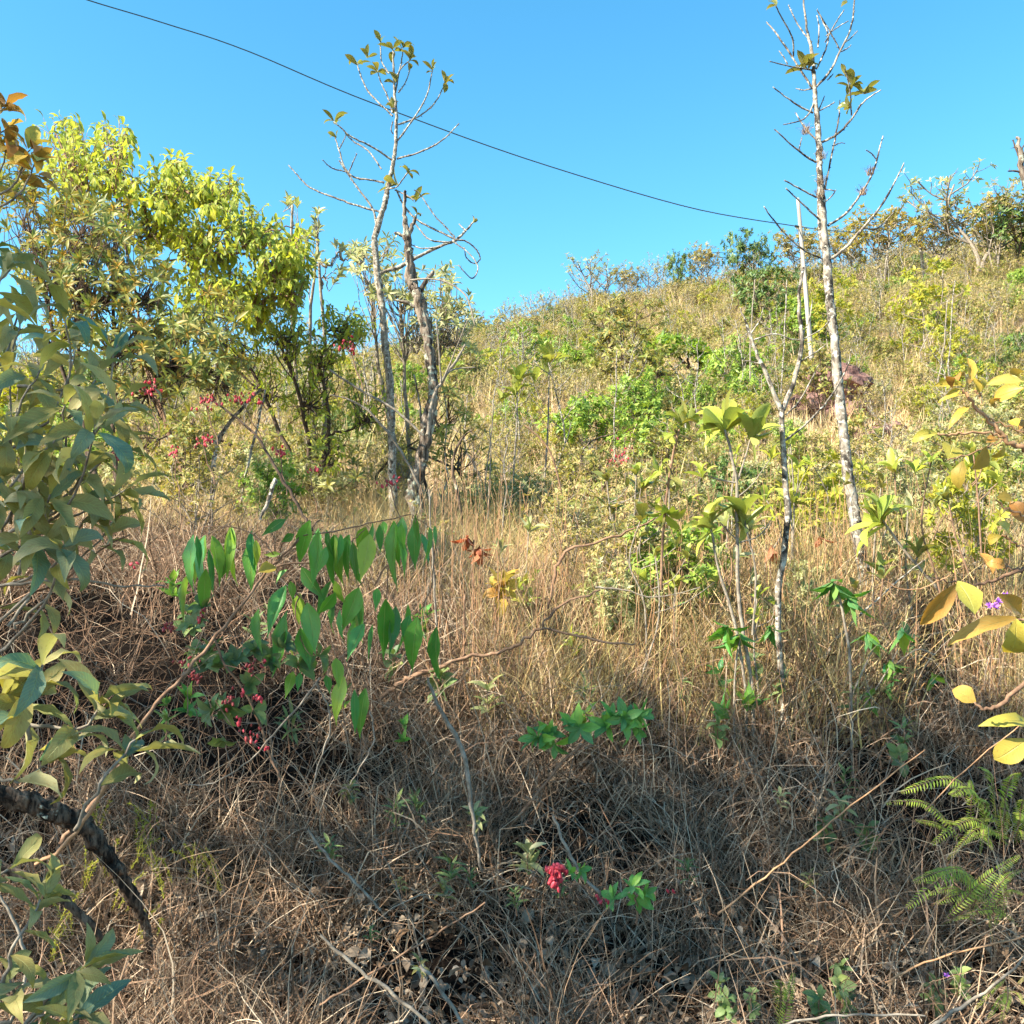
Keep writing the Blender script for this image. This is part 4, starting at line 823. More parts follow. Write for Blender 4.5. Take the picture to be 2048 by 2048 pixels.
px_sapling('forked_sapling', 'leafless pale forked sapling standing in straw left of the white trunk', [
    [(1572, 1500, 8.5), (1567, 1420, 8.5), (1562, 1340, 8.5), (1557, 1272, 9), (1556, 1180, 9), (1574, 1060, 9), (1571, 960, 8.5), (1566, 880, 8), (1564, 822, 8)],
    [(1564, 822, 8), (1545, 780, 7), (1522, 725, 6), (1503, 680, 5), (1490, 640, 3), (1480, 615, 2)], [(1564, 822, 8), (1585, 770, 7), (1600, 715, 6.5), (1603, 660, 6.5), (1597, 590, 5.5), (1607, 535, 4.5)],
    [(1568, 882, 3.5), (1610, 850, 3), (1660, 795, 2.6), (1692, 740, 2), (1702, 700, 1.4)], [(1572, 830, 3), (1600, 800, 2.6), (1622, 760, 2), (1638, 730, 1.4)],
    [(1507, 680, 2.6), (1550, 668, 2.2), (1595, 680, 2), (1640, 660, 1.6), (1655, 645, 1.3)], [(1603, 722, 2.2), (1630, 705, 1.8), (1650, 690, 1.3)], [(1601, 680, 2.4), (1618, 640, 2), (1625, 600, 1.5)],
    [(1500, 670, 2.2), (1520, 640, 2), (1526, 615, 1.4)], [(1522, 728, 2), (1498, 722, 1.5), (1485, 722, 1.2)]], 4.4, 'white_bark', [], 'rosette_leaf', 61, sp=.05)
UPS = (0, 0, 1)
px_sapling('broad_leaved_sapling', 'pale stemmed sapling with big upright yellow green leaves at its tip, left of the forked sapling', [
    [(1505, 1400, 5.5), (1492, 1300, 5.5), (1478, 1200, 5.5), (1474, 1080, 5), (1473, 970, 4.5), (1462, 905, 4), (1450, 860, 3.5)],
    [(1472, 965, 3), (1440, 960, 2.5), (1410, 950, 2)], [(1476, 960, 3), (1495, 900, 2.6), (1502, 868, 2)], [(1474, 1080, 2.6), (1455, 1060, 2), (1440, 1045, 1.6)]],
    4.35, 'twig', [(1450, 850, (.05, -.3, 1), 6, 82), (1446, 850, (-.9, 0, .3), 4, 66), (1502, 868, (.2, -.2, 1), 5, 62), (1505, 880, (.3, 0, -.5), 3, 44), (1402, 945, (-.3, 0, 1), 5, 36)], 'rosette_leaf', 62)
px_sapling('broad_leaved_sapling', 'two stemmed sapling with large dark green leaves lower left of the forked sapling', [
    [(1490, 1380, 4.5), (1470, 1250, 4.5), (1440, 1150, 4), (1422, 1060, 3.2)], [(1505, 1270, 3.5), (1512, 1150, 3), (1498, 1080, 3), (1488, 1035, 2.5)], [(1480, 1085, 2.2), (1520, 1070, 2), (1545, 1035, 1.5)]],
    4.35, 'twig', [(1420, 1045, (-.3, -.2, 1), 6, 58), (1422, 1050, (-.6, 0, .3), 3, 60), (1487, 1035, (0, -.1, 1), 5, 84), (1480, 1040, (.2, 0, .1), 5, 56)], 'rosette_leaf', 63)
px_sapling('broad_leaved_sapling', 'reddish stemmed sapling with brownish green leaf clusters, furthest left of the broad leaved saplings', [
    [(1322, 1180, 4), (1325, 1090, 4), (1331, 1010, 4), (1348, 900, 3.5), (1358, 860, 3)], [(1331, 1020, 3), (1320, 1030, 2.6)], [(1330, 970, 2.4), (1345, 955, 2)]],
    4.45, 'brown_twig', [(1362, 848, (.2, 0, 1), 8, 36), (1380, 835, (.7, 0, .3), 8, 36), (1345, 868, (-.7, 0, 0), 5, 32), (1330, 1030, (0, -.3, -.6), 8, 44), (1318, 940, (-.7, 0, .3), 6, 40), (1345, 955, (.6, 0, .2), 3, 34)], 'rosette_leaf', 64)
px_sapling('broad_leaved_sapling', 'sapling with yellow green leaves and one red leaf just right of the white trunk', [
    [(1885, 1200, 4), (1850, 1150, 4), (1800, 1090, 4), (1775, 1055, 3.5), (1765, 1040, 3)], [(1830, 1125, 3), (1838, 1110, 2.4)], [(1775, 1055, 3), (1765, 1075, 2.4)]],
    4.9, 'twig', [(1763, 1038, (-.1, -.2, 1), 7, 60), (1755, 1045, (-1, 0, .2), 5, 70), (1836, 1105, (.2, 0, 1), 8, 50), (1758, 1135, (0, 0, 1), 5, 36)], 'rosette_leaf', 65)
px_sapling('broad_leaved_sapling', 'small upright leaf tuft right behind the forked sapling', [[(1590, 1250, 3.5), (1585, 1100, 3), (1582, 1010, 2.5)]], 5.6, 'twig', [(1582, 1005, (0, 0, 1), 6, 48), (1585, 1000, (.7, 0, .4), 4, 36)], 'rosette_leaf', 66)
px_sapling('red_leaved_twig', 'pair of russet red leaves hanging in the scrub near the forked sapling', [[(1545, 1200, 2), (1540, 1130, 2), (1545, 1090, 1.5)]], 5.4, 'brown_twig', [(1543, 1100, (0, 0, -1), 2, 44), (1640, 1080, (0, 0, -1), 2, 40)], 'russet_leaf', 67, 'twig')
px_sapling('drooping_leaf_plant', 'plant with long drooping dark green leaves hanging over straw in front of the white trunk', [
    [(1705, 1560, 4.5), (1702, 1430, 4.5), (1698, 1300, 4), (1680, 1200, 3.5), (1665, 1170, 3)], [(1700, 1400, 3), (1745, 1300, 2.5), (1760, 1280, 2)], [(1702, 1450, 3), (1770, 1350, 2.4), (1795, 1300, 2)], [(1770, 1350, 2), (1830, 1300, 2), (1870, 1310, 2)]],
    4.3, 'twig', [(1668, 1172, (0, -.4, -.7), 8, 56), (1700, 1200, (.2, -.3, -1), 6, 60), (1735, 1270, (0, -.3, -1), 5, 46), (1805, 1265, (0, -.3, -.8), 3, 42), (1780, 1330, (0, -.3, -1), 5, 40), (1865, 1355, (0, -.3, -.7), 4, 40)], 'hanging_leaf', 68)
px_sapling('drooping_leaf_plant', 'smaller plant with drooping green leaves in straw left of the forked sapling base', [
    [(1470, 1560, 3.5), (1468, 1450, 3.5), (1470, 1350, 3), (1480, 1280, 2.5)], [(1470, 1400, 2.4), (1500, 1400, 2), (1515, 1405, 1.6)]],
    4.3, 'twig', [(1455, 1265, (-.2, -.3, -.9), 5, 58), (1480, 1280, (0, -.3, -1), 5, 52), (1540, 1260, (0, -.2, -1), 5, 44), (1495, 1410, (.1, -.2, .6), 8, 52), (1450, 1430, (-.4, 0, .3), 6, 48)], 'hanging_leaf', 69)
px_sapling('yellow_leaved_plant', 'low plant with glossy yellow and green leaves in the straw left of centre', [[(995, 1330, 3.5), (990, 1250, 3.5), (998, 1185, 3)]], 4.9, 'brown_twig', [(1000, 1180, (0, -.2, .8), 9, 52), (1003, 1188, (.2, -.5, .3), 5, 44)], 'amber_leaf', 70, 'plant')
px_sapling('pink_leaved_plant', 'small plant with drooping pinkish young leaves behind the hanging green leaves', [[(948, 1230, 3), (945, 1120, 3), (948, 1080, 2.5)]], 5.2, 'brown_twig', [(935, 1078, (0, -.2, -.6), 6, 30), (960, 1100, (0, -.2, -1), 7, 38)], 'russet_leaf', 71, 'plant')
for k, (px, py, Y_, lb) in enumerate([(1035, 760, 9.5, 'thin white stemmed sapling with a leaf tuft, left of centre'), (1098, 720, 10.5, 'thin sapling with an upright star of leaves in front of the dark rocks')]):
    px_sapling('thin_sapling', lb, [[(px - 14, 1080, 3), (px - 8, 950, 3), (px - 2, 850, 2.6), (px, py, 2)]], Y_, 'twig', [(px, py, UPS, 9, 42), (px - 4, py + 26, UPS, 7, 34), (px - 30, py + 40, UPS, 5, 30)], 'rosette_leaf', 90 + k)
px_sapling('thin_sapling', 'bare thin grey stem slanting up through the middle scrub', [[(1105, 1260, 4), (1130, 1130, 3.6), (1125, 1000, 3), (1098, 900, 2.6), (1050, 850, 2)], [(1128, 1060, 2.4), (1124, 1010, 2)]], 6.2, 'brown_twig', [(1125, 1010, (0, 0, .3), 8, 40), (1140, 1030, (.4, 0, -.3), 7, 36)], 'pale_leaf', 94)
for k, (px, py0, py1, Y_) in enumerate([(995, 1130, 800, 8.5), (1005, 1140, 860, 8.8), (985, 1060, 850, 8.0), (895, 1000, 780, 9), (1012, 1180, 870, 7.6), (1440, 1330, 1000, 6), (1385, 1250, 1060, 6.4), (1840, 1280, 1050, 6.5), (1915, 1250, 1080, 6.8), (1560, 700, 560, 20), (1510, 680, 560, 21), (1905, 740, 560, 24), (1870, 700, 600, 25), (1235, 880, 700, 15)]):
    g = Geo(); rr = np.random.default_rng(900 + k); q0 = at(px - 10, py0, Y_); q1 = at(px + rr.uniform(-10, 25), py1, Y_); q0[2] = min(q0[2], H(q0[0], q0[1]))
    m_ = (q0 + q1) / 2 + rr.normal(0, .04, 3); A, RR = tube(g, [q0, m_, q1], (2.6 * Y_ / F, 1.3 * Y_ / F), 5, 5, .1, k, .012)
    for j in range(3):
        i = int(rr.integers(len(A) // 2, len(A) - 1)); e = A[i] + np.array([rr.normal(0, .22), rr.normal(0, .15), rr.uniform(.15, .4)]); tube(g, [A[i], (A[i] + e) / 2 + [0, 0, -.03], e], (RR[i] * .6, RR[i] * .3), 4, 3, 0, j, .01)
    solo('thin_sapling', g, 'white_bark' if k % 2 else 'twig', 'thin bare pale stem standing among the scrub %s' % ('in the middle of the slope' if px < 1300 else 'on the right of the slope'), 'sapling', 'bare stems among the scrub %s' % ('in the middle' if px < 1300 else 'on the right'))

# ================================================================== FELT LEAVED SHRUB, NEAR LEFT
def near_shrub(name, label, Y, tips, stemroot, wood, seed, key='felted_leaf', Lp=130, nl=8, extra=None, maxobj=300, spread=(.35, 1.4), droop=.25):
    b = at(stemroot[0], stemroot[1], Y); t = thing(name, label, 'shrub', b); rg = np.random.default_rng(seed); lv = []
    hubs = [(b, .5)]
    for i, tp in enumerate(tips):
        px, py = tp[0], tp[1]; dy = tp[2] if len(tp) > 2 else rg.normal(0, .14); src_ = tp[3] if len(tp) > 3 else None
        e = at(px, py, Y + dy)
        s0 = at(src_[0], src_[1], Y + dy * .5) if src_ else at(min(px - 60, 60) - rg.random() * 80, py + rg.uniform(120, 220), Y)
        m_ = (s0 + e) / 2 + rg.normal(0, .03, 3) - np.array([0, 0, .02])
        g = Geo(); A, RR = tube(g, [s0, m_, e], (.006, .003), 6, 5, .1, i, .003); gpart('branch', g, wood, t)
        ax = unit(unit(e - m_) + np.array([.15, -.25, .25])); tmp = []
        n_ = tp[4] if len(tp) > 4 else nl
        rosette(tmp, e, ax, n_, Lp * Y / F, rg, spread, droop, 1.0, .01); along(tmp, A[len(A) // 3:], max(2, n_ // 2), Lp * Y / F, rg, 0, 1.0, droop + .15)
        lv += tmp
    lv.sort(key=lambda q_: q_[0][1])
    for q_ in lv[:maxobj]: leaf_obj(key, t, *q_)
    return t
near_shrub('felt_leaved_shrub', 'big shrub of greyish felted leaves filling the left edge', 2.5,
           [(-20, 480), (20, 540), (45, 590), (130, 640), (40, 650), (150, 700), (235, 690, .1, (120, 830)), (80, 740), (190, 760), (20, 740), (245, 800), (130, 810), (60, 820), (190, 850), (20, 870, -.2), (110, 880), (240, 890), (60, 930, -.1), (170, 940), (250, 980, .1), (100, 990), (20, 1000), (180, 1030), (60, 1060), (130, 1090), (20, 1110), (215, 1060, .1), (90, 1040)],
           (-120, 1500), 'twig', 51, Lp=118, nl=5, droop=.45, spread=(.3, 1.5))
near_shrub('felt_leaved_shrub', 'lower felted branch with olive, yellow and teal leaves in front of the dark hollow at left', 2.2,
           [(85, 1330, -.05, (60, 1480), 4), (60, 1380, 0, (-40, 1420), 5), (205, 1400, 0, (60, 1450), 6), (270, 1480, 0, (150, 1660), 5), (130, 1500, .05, (-20, 1540), 3), (20, 1390, 0, (-60, 1440), 4)], (-60, 1560), 'twig', 52, Lp=150, nl=5)
near_shrub('felt_leaved_shrub', 'sprawling felted leaves at the bottom left corner', 2.0,
           [(80, 1800, 0, (0, 1980), 6), (160, 1940, 0, (30, 2080), 6), (15, 1740, 0, (-60, 1900), 5), (90, 2030, 0, (0, 2120), 6), (160, 2020, 0, (90, 2120), 5), (20, 1960, 0, (-60, 2060), 5)], (-80, 2100), 'twig', 53, Lp=115, nl=5)
near_shrub('rusty_leaved_branch', 'branch with orange tipped leaves against the sky at the upper left edge', 3.2,
           [(10, 215, 0, (-80, 300), 5), (60, 300, 0, (-40, 400), 6), (70, 330, 0, (-30, 430), 6), (15, 290, 0, (-60, 380), 6), (10, 260, 0, (-70, 340), 5)], (-120, 480), 'twig', 54, 'amber_leaf', 60, 5)
def px_leaf(t, key, X0, Y0, X1, Y1, wpx, Y, nj, rg, i=None, label=None):
    p = at(X0, Y0, Y); e = at(X1, Y1, Y + rg.normal(0, .03)); L = np.linalg.norm(e - p) * 1.04; nrm = np.array([rg.normal(0, nj), -1.0, rg.uniform(.1, .6)])
    if key == 'hanging_leaf': L *= 1.08
    base_w = {'hanging_leaf': .4, 'amber_leaf': .45, 'felted_leaf': .34}[key]
    return leaf_obj(key, t, p, e - p, nrm, L, 1.15 * (wpx * Y / F) / (base_w * L), i, 'leaf', label)
# ================================================================== HANGING GREEN LEAVES (centre left)
Yh = 3.3; rg = np.random.default_rng(88)
th = thing('hanging_leaf_branch', 'branch hung with long pointed glossy green leaves in the centre left foreground', 'branch', at(150, 1650, 3.1))
Z = 3.513
HL = [(130,245,70,615,130),(150,250,175,490,50),(210,250,160,600,100),(260,250,330,575,110),(235,340,270,650,45),(385,195,400,600,85),(550,275,520,615,110),(565,280,590,460,50),(775,135,615,240,70),(950,140,860,440,110),(1010,215,995,580,95),(1120,240,1115,620,85),(1065,210,1095,400,50),(1165,240,1160,430,55),(1215,280,1195,570,75),(1245,290,1275,560,60),(1370,240,1320,550,130),(1390,160,1345,440,35),(1440,170,1440,360,55),(1465,150,1475,240,45),(1545,165,1530,530,90),(1580,230,1630,520,50),(1680,165,1680,470,95),(1690,100,1715,300,40),(1785,185,1770,440,70),(1825,180,1830,320,30),(1340,190,1280,330,90),(1590,160,1600,340,60),(890,470,1025,690,100),(780,600,655,930,110),(810,570,830,700,60),(880,655,850,870,100),(790,780,745,1210,120),(930,720,990,1050,130),(1125,650,1015,795,90),(1125,740,1065,950,110),(1160,770,1155,985,60),(1290,615,1185,900,130),(1420,620,1410,760,60),(1480,695,1455,1060,130),(1550,745,1490,1080,100),(1330,870,1215,1105,100),(1265,840,1190,1090,50),(1650,810,1600,1000,90),(1705,820,1640,1215,140),(1840,890,1810,1310,130),(1390,870,1355,1100,30),(1130,1110,1140,1330,90),(1190,1240,1105,1560,110),(1260,1330,1270,1640,60),(1340,1320,1275,1660,100),(830,1205,780,1370,70),(880,1210,860,1340,50),(740,380,640,390,40),(790,490,710,580,55),(835,240,760,290,60),(880,900,940,1160,130),(1060,1230,1080,1360,60),(1060,330,1000,520,80)]
for k, (a, b_, c, d, wd) in enumerate(HL):
    px_leaf(th, 'hanging_leaf', 350 + a / Z, 1000 + b_ / Z, 350 + c / Z, 1000 + d / Z, wd / Z, Yh + rg.normal(0, .07), .6, rg)
for k in range(20):
    x0 = rg.uniform(600, 850) if k % 3 else rg.uniform(370, 520); y0 = rg.uniform(1040, 1085) + (x0 - 600) * -.03 if k % 2 else rg.uniform(1090, 1230); L_ = rg.uniform(50, 105)
    px_leaf(th, 'hanging_leaf', x0, y0, x0 + rg.normal(0, 14), y0 + L_, rg.uniform(14, 32), Yh + rg.uniform(.02, .25), .9, rg)
px_leaf(th, 'amber_leaf', 552, 1134, 520, 1140, 24, Yh, .2, rg, label='yellow leaf among the green ones')
def zt(L): return [(350 + a / Z, 1000 + b_ / Z, r_) for a, b_, r_ in L]
g = Geo(); P, r_ = px_path([(a_, b_, c_ * .72, d_) for a_, b_, c_, d_ in [(120, 1690, 9, 2.9), (160, 1640, 9, 2.95), (230, 1550, 8, 3.0), (290, 1440, 7, 3.05), (350, 1370, 6.5, 3.1), (420, 1290, 6, 3.15), (490, 1200, 5, 3.2), (545, 1130, 4.5, 3.3), (590, 1085, 4, 3.3), (640, 1040, 3, 3.35)]]); tube(g, P, r_, 8, 5, .08, 2, .003); gpart('stem', g, 'brown_twig', th)
for L_ in [[(200, 190, 1.5), (380, 185, 1.5), (500, 220, 1.5), (640, 310, 1.5), (690, 380, 1.5)], [(720, 465, 3), (830, 440, 2.5), (940, 445, 2)], [(840, 560, 2), (860, 680, 2), (840, 810, 1.8), (880, 900, 1.5), (890, 1000, 1.3), (960, 1100, 1)], [(850, 660, 1.5), (930, 710, 1)],
           [(900, 250, 1.5), (1100, 220, 1.8), (1300, 180, 1.8), (1500, 140, 1.5), (1660, 100, 1.2)], [(800, 350, 2), (960, 150, 1.5)], [(1100, 230, 1.2), (1170, 210, 1)], [(1240, 290, 1.5), (1270, 260, 1.5), (1340, 200, 1)], [(760, 400, 2.6), (830, 350, 2)],
           [(1330, 560, 1.6), (1290, 615, 1.5)], [(1480, 690, 1.2), (1500, 450, 2), (1400, 600, 2)], [(1540, 740, 1.2), (1540, 660, 1.5)], [(1700, 820, 1.2), (1740, 740, 1.5), (1800, 600, 1.5), (1830, 330, 1.5)], [(1840, 890, 1.2), (1760, 790, 1.5)], [(1130, 1240, 1.4), (1170, 1160, 1.4), (1180, 1100, 1.4)], [(1340, 1320, 1.4), (1320, 1180, 1.6), (1320, 1000, 1.4), (1335, 870, 1.4)], [(1190, 1240, 1.2), (1240, 1120, 1.2), (1330, 1000, 1.2)],
           [(1010, 215, 1), (1040, 190, 1)], [(1690, 160, 1), (1670, 110, 1)], [(1780, 190, 1), (1670, 100, 1)]]:
    g = Geo(); P, r_ = px_path(zt(L_), Yh); tube(g, P, r_, 5, 4, 0, 3, .002); gpart('twig', g, 'brown_twig', th)

# ================================================================== RIGHT EDGE AMBER LEAVED BRANCHES
Ya = 2.1; rg = np.random.default_rng(99)
te = thing('amber_leaved_branch', 'thick tan branch with curled orange and yellow leaves reaching in from the right edge', 'branch', at(2090, 940, Ya))
def z5(X, Yy): return 1800 + X / 4.29, 650 + Yy / 4.29
for L_ in [[(1250, 1150, 7), (1065, 1065, 6.5), (930, 1000, 6), (850, 910, 5.5), (740, 800, 4.8), (640, 680, 4), (540, 560, 3.5)], [(900, 970, 3), (800, 935, 3), (560, 918, 3), (420, 945, 3), (330, 930, 3)], [(890, 990, 2), (760, 1040, 2), (600, 1100, 2), (410, 1160, 1.6)], [(720, 790, 2.5), (900, 860, 2), (1065, 930, 2)],
           [(700, 680, 2), (680, 610, 1.8), (640, 560, 1.6)], [(1250, 1700, 3), (1040, 1630, 3), (900, 1560, 2.6), (820, 1500, 2)], [(1250, 1930, 3.5), (1000, 1890, 3.2), (930, 1820, 3), (870, 1810, 2)]]:
    g = Geo(); P, r_ = px_path([(*z5(a, b_), c) for a, b_, c in L_], Ya); tube(g, P, r_, 7, 5, .1, 4, .002); gpart('branch', g, 'amber_twig', te)
for a, b_, c, d, wd in [(540,520,310,505,50),(500,480,430,370,80),(570,520,600,360,70),(600,500,620,260,60),(520,550,400,600,40),(520,600,340,620,30),(600,690,450,790,50),(680,600,640,450,60),(690,570,760,400,60),(1065,490,750,490,80),(1065,540,780,620,100),(900,640,740,580,60),(320,930,80,940,60),(410,1150,490,960,130),(540,1165,470,1385,90),(740,1040,640,1240,130),(740,1010,850,950,60),(890,1020,860,1160,55),(1020,900,1040,720,90),(1010,870,950,780,70),(830,1480,970,1490,80),(940,1820,890,1680,80),(870,1810,700,1850,60),(1065,400,980,370,90),(1000,560,960,420,60)]:
    x0, y0 = z5(a, b_); x1, y1 = z5(c, d); px_leaf(te, 'amber_leaf', x0, y0, x1, y1, wd * 1.3 / 4.29, Ya + rg.normal(0, .04), .5, rg)
te2 = thing('amber_leaved_branch', 'thin lower right branch with broad yellow ribbed leaves', 'branch', at(2090, 1120, Ya))
for L_ in [[(2100, 1125, 5), (2040, 1140, 5), (1990, 1158, 4), (1950, 1170, 3), (1915, 1165, 2.4)], [(2040, 1140, 3), (2010, 1133, 2.4), (1990, 1120, 2)], [(2100, 1330, 6), (2048, 1365, 5.5), (2000, 1408, 5), (1968, 1418, 4), (1950, 1405, 2.5)], [(2100, 1210, 4), (2060, 1235, 4), (2030, 1240, 3)], [(1915, 1165, 2), (1880, 1160, 1.5), (1850, 1150, 1.5)]]:
    g = Geo(); P, r_ = px_path(L_, Ya); tube(g, P, r_, 7, 5, .1, 4, .002); gpart('branch', g, 'brown_twig', te2)
for a, b_, c, d, wd in [(1917,1165,1842,1250,34),(1915,1162,1957,1218,46),(2040,1235,1905,1262,30),(2032,1238,2038,1338,62),(2042,1228,2005,1190,30),(1985,1148,1965,1103,26),(2010,1135,1984,1116,20),(1952,1405,1908,1372,34),(2055,1478,1991,1527,44),(2060,1445,2000,1434,26),(2060,1255,2030,1225,40),(2060,1050,2025,1000,34)]:
    px_leaf(te2, 'amber_leaf', a, b_, c, d, wd, Ya + rg.normal(0, .04), .35, rg)

# ================================================================== SPRIG, RED FLOWERED PLANTS
def sprig(name, label, Y, stempx, tips, Lp, nl, seed, key='sprig_leaf', wood='brown_twig', cat='plant', group=None):
    b = at(stempx[0][0], stempx[0][1], Y); t = thing(name, label, cat, b, group); rg = np.random.default_rng(seed)
    g = Geo(); P, r_ = px_path(stempx, Y); tube(g, P, r_, 6, 4, .1, seed, .002); gpart('stem', g, wood, t); lv = []
    for tp in tips: rosette(lv, at(tp[0], tp[1], Y + rg.normal(0, .03)), tp[2], nl if len(tp) < 4 else tp[3], Lp * Y / F, rg, (.3, 1.5), .05, 1.0)
    for q_ in lv: leaf_obj(key, t, *q_)
    return t
sprig('green_sprig', 'bright green leafy sprig lit by the sun in the middle of the shaded bank', 3.7, [(1030, 1640, 4), (1080, 1580, 4), (1130, 1520, 3.5), (1180, 1480, 3), (1240, 1445, 2.5), (1275, 1420, 2)],
      [(1075, 1475, (-.8, -.4, .1), 9), (1100, 1465, (-.3, -.7, .3), 9), (1140, 1450, (0, -.6, .6), 7), (1160, 1455, (-.2, -.8, 0), 7), (1215, 1450, (-.5, -.7, .1), 9), (1250, 1435, (.2, -.7, .3), 9), (1280, 1430, (.8, -.4, .2), 10), (1225, 1430, (0, -.5, .8), 6), (1110, 1490, (0, -.6, -.5), 6), (1265, 1455, (.6, -.5, -.4), 7)], 44, 8, 81)
bell = Geo(); V_, Q_, U_ = [], [], []
for i, (z_, r__) in enumerate([(0, .12), (-.15, .3), (-.45, .42), (-.8, .34), (-1.0, .26)]):
    for j in range(7): V_.append((math.cos(j * .8976) * r__, math.sin(j * .8976) * r__, z_))
bell.add(V_, [(i * 7 + j, i * 7 + (j + 1) % 7, (i + 1) * 7 + (j + 1) % 7, (i + 1) * 7 + j) for i in range(4) for j in range(7)]); bell_me = bell.mesh('flower_bell', M['red']); bud_me = bell.mesh('flower_bud', M['maroon'])
def bells(t, px, py, rx, ry, n, Y, seed, size=6.5, me=None, frac=.0):
    rg = np.random.default_rng(seed)
    for k in range(n):
        p = at(px + rg.normal(0, rx * .5), py + rg.normal(0, ry * .5), Y + rg.normal(0, .03)); s = size * .75 * Y / F * rg.uniform(.7, 1.2)
        o = bpy.data.objects.new('flower', bud_me if rg.random() < frac else (me or bell_me)); col.objects.link(o); o.parent = t; o.location = p - np.array(t.location); o.scale = (s, s, s * 1.3); o.rotation_euler = (rg.normal(0, .5), rg.normal(0, .5), rg.random() * 6)
t = sprig('red_flowered_shrub', 'small leathery leaved shrub with red bells and maroon buds under the hanging leaves', 3.35, [(560, 1560, 3), (530, 1480, 3.5), (500, 1400, 3), (450, 1330, 3), (430, 1280, 2.5)],
          [(440, 1330, (-.4, -.5, .5), 9), (470, 1320, (.2, -.6, .5), 8), (420, 1420, (-.8, -.5, .2), 9), (455, 1420, (0, -.7, -.2), 9), (510, 1300, (0, -.5, .7), 8), (540, 1320, (.5, -.6, .2), 8), (560, 1290, (.5, -.4, .6), 7), (600, 1330, (.7, -.5, .2), 7), (640, 1310, (.9, -.2, .3), 6), (500, 1370, (.2, -.8, -.1), 7), (385, 1250, (-.3, -.5, .6), 8), (410, 1215, (0, -.4, .8), 7), (445, 1480, (0, -.7, -.7), 5), (510, 1420, (.9, -.4, .2), 4)], 40, 10, 82, 'weed_leaf')
for sp in ([(430, 1400, 1.2), (470, 1460, 1.2), (510, 1500, 1), (530, 1520, 1)], [(450, 1330, 1.2), (500, 1345, 1.2), (540, 1380, 1)], [(400, 1340, 1.2), (380, 1300, 1), (350, 1260, 1)]):
    g = Geo(); P, r_ = px_path(sp, 3.3); tube(g, P, r_, 4, 4); gpart('stem', g, 'brown_twig', t)
for k, (px, py, rx, ry, n_, fr) in enumerate([(395, 1355, 12, 12, 16, .9), (485, 1382, 10, 6, 5, 0), (520, 1396, 12, 8, 7, 0), (527, 1320, 4, 6, 2, 0), (480, 1438, 12, 8, 5, .1), (530, 1495, 14, 6, 4, 0), (460, 1400, 12, 22, 12, 1), (505, 1468, 22, 16, 14, .8), (370, 1322, 20, 10, 12, 1), (405, 1230, 10, 12, 10, .8), (335, 1250, 20, 8, 12, 1), (500, 1330, 30, 12, 10, 1)]): bells(t, px, py, rx, ry, n_, 3.3, 700 + k, 9, None, fr)
t = sprig('red_flowered_plant', 'seedling with a bright red flower cluster hanging over the dark hollow at bottom centre', 3.05, [(1185, 1790, 3), (1165, 1770, 2), (1130, 1768, 1.6), (1100, 1755, 1.4), (1090, 1740, 1.2)], [(1140, 1745, (.6, -.3, .6), 7), (1160, 1740, (.7, -.4, .2), 6)], 28, 6, 83)
bells(t, 1112, 1742, 15, 22, 40, 2.95, 720, 14)
t = sprig('red_flowered_plant', 'round leaved seedling with small red flowers either side, right of the brighter red cluster', 3.15, [(1275, 1850, 3), (1272, 1810, 3), (1268, 1780, 2.4)], [(1265, 1770, (0, -.3, .9), 8), (1290, 1785, (.6, -.5, .3), 7), (1225, 1795, (-.4, -.4, .6), 6), (1275, 1800, (.2, -.8, 0), 6)], 34, 7, 84)
bells(t, 1205, 1795, 14, 8, 9, 3.1, 721, 8); bells(t, 1340, 1778, 12, 5, 5, 3.1, 722, 8)
FL = [(295, 775, 24, 18, 30, 4.6), (412, 800, 24, 14, 22, 4.7), (485, 795, 40, 14, 26, 5), (405, 878, 24, 12, 20, 4.4), (350, 905, 8, 14, 10, 4.4), (560, 900, 14, 14, 14, 5.4), (620, 935, 14, 8, 8, 5.4), (700, 690, 26, 16, 18, 7), (225, 905, 10, 10, 8, 4.4), (780, 960, 22, 12, 16, 6.5), (1235, 920, 32, 30, 40, 9.5), (265, 1125, 8, 5, 6, 4.2)]
where = ['beside the dark twigs at left', 'over the straw at left', 'strung along a dark arching twig at left', 'in front of the dappled straw at left', 'hanging lowest over the left straw', 'left of the slender trunk', 'just left of the slender trunk base', 'high between the left bushes and the trunk', 'half hidden by the felted leaves', 'in front of the slender trunk base', 'in the middle distance scrub', 'small and low on the bank at left']
for k, (px, py, rx, ry, n_, Y_) in enumerate(FL):
    t = thing('red_flower_spray', 'spray of small red flowers ' + where[k], 'flowers', at(px, py, Y_)); bells(t, px, py, rx, ry, n_, Y_, 740 + k, 7.5, None, .25)
    g = Geo(); P, r_ = px_path([(px + rx, py + 90, 1.5), (px + rx * .3, py + 30, 1.3), (px - rx * .5, py - 6, 1)], Y_); tube(g, P, r_, 4, 3, 0, 1, .01); gpart('stalk', g, 'brown_twig', t)
t = thing('purple_flower', 'bright purple flower heads beside the yellow leaves at right', 'flower', at(1985, 1205, 2.6)); lv = []
for px, py in ((1978, 1212), (1990, 1214), (2012, 1192), (1996, 1204)): rosette(lv, at(px, py, 2.6), (0, -.6, .6), 12, 11 * 2.6 / F, np.random.default_rng(px), (.1, 1.5), 0, 1.2)
c = Geo(); bake(c, LOW, lv, rg); gpart('petals', c, 'purple', t); g = Geo(); P, r_ = px_path([(2000, 1330, 1.6), (1996, 1260, 1.4), (1992, 1210, 1)], 2.6); tube(g, P, r_, 4, 3); gpart('stalk', g, 'brown_twig', t)
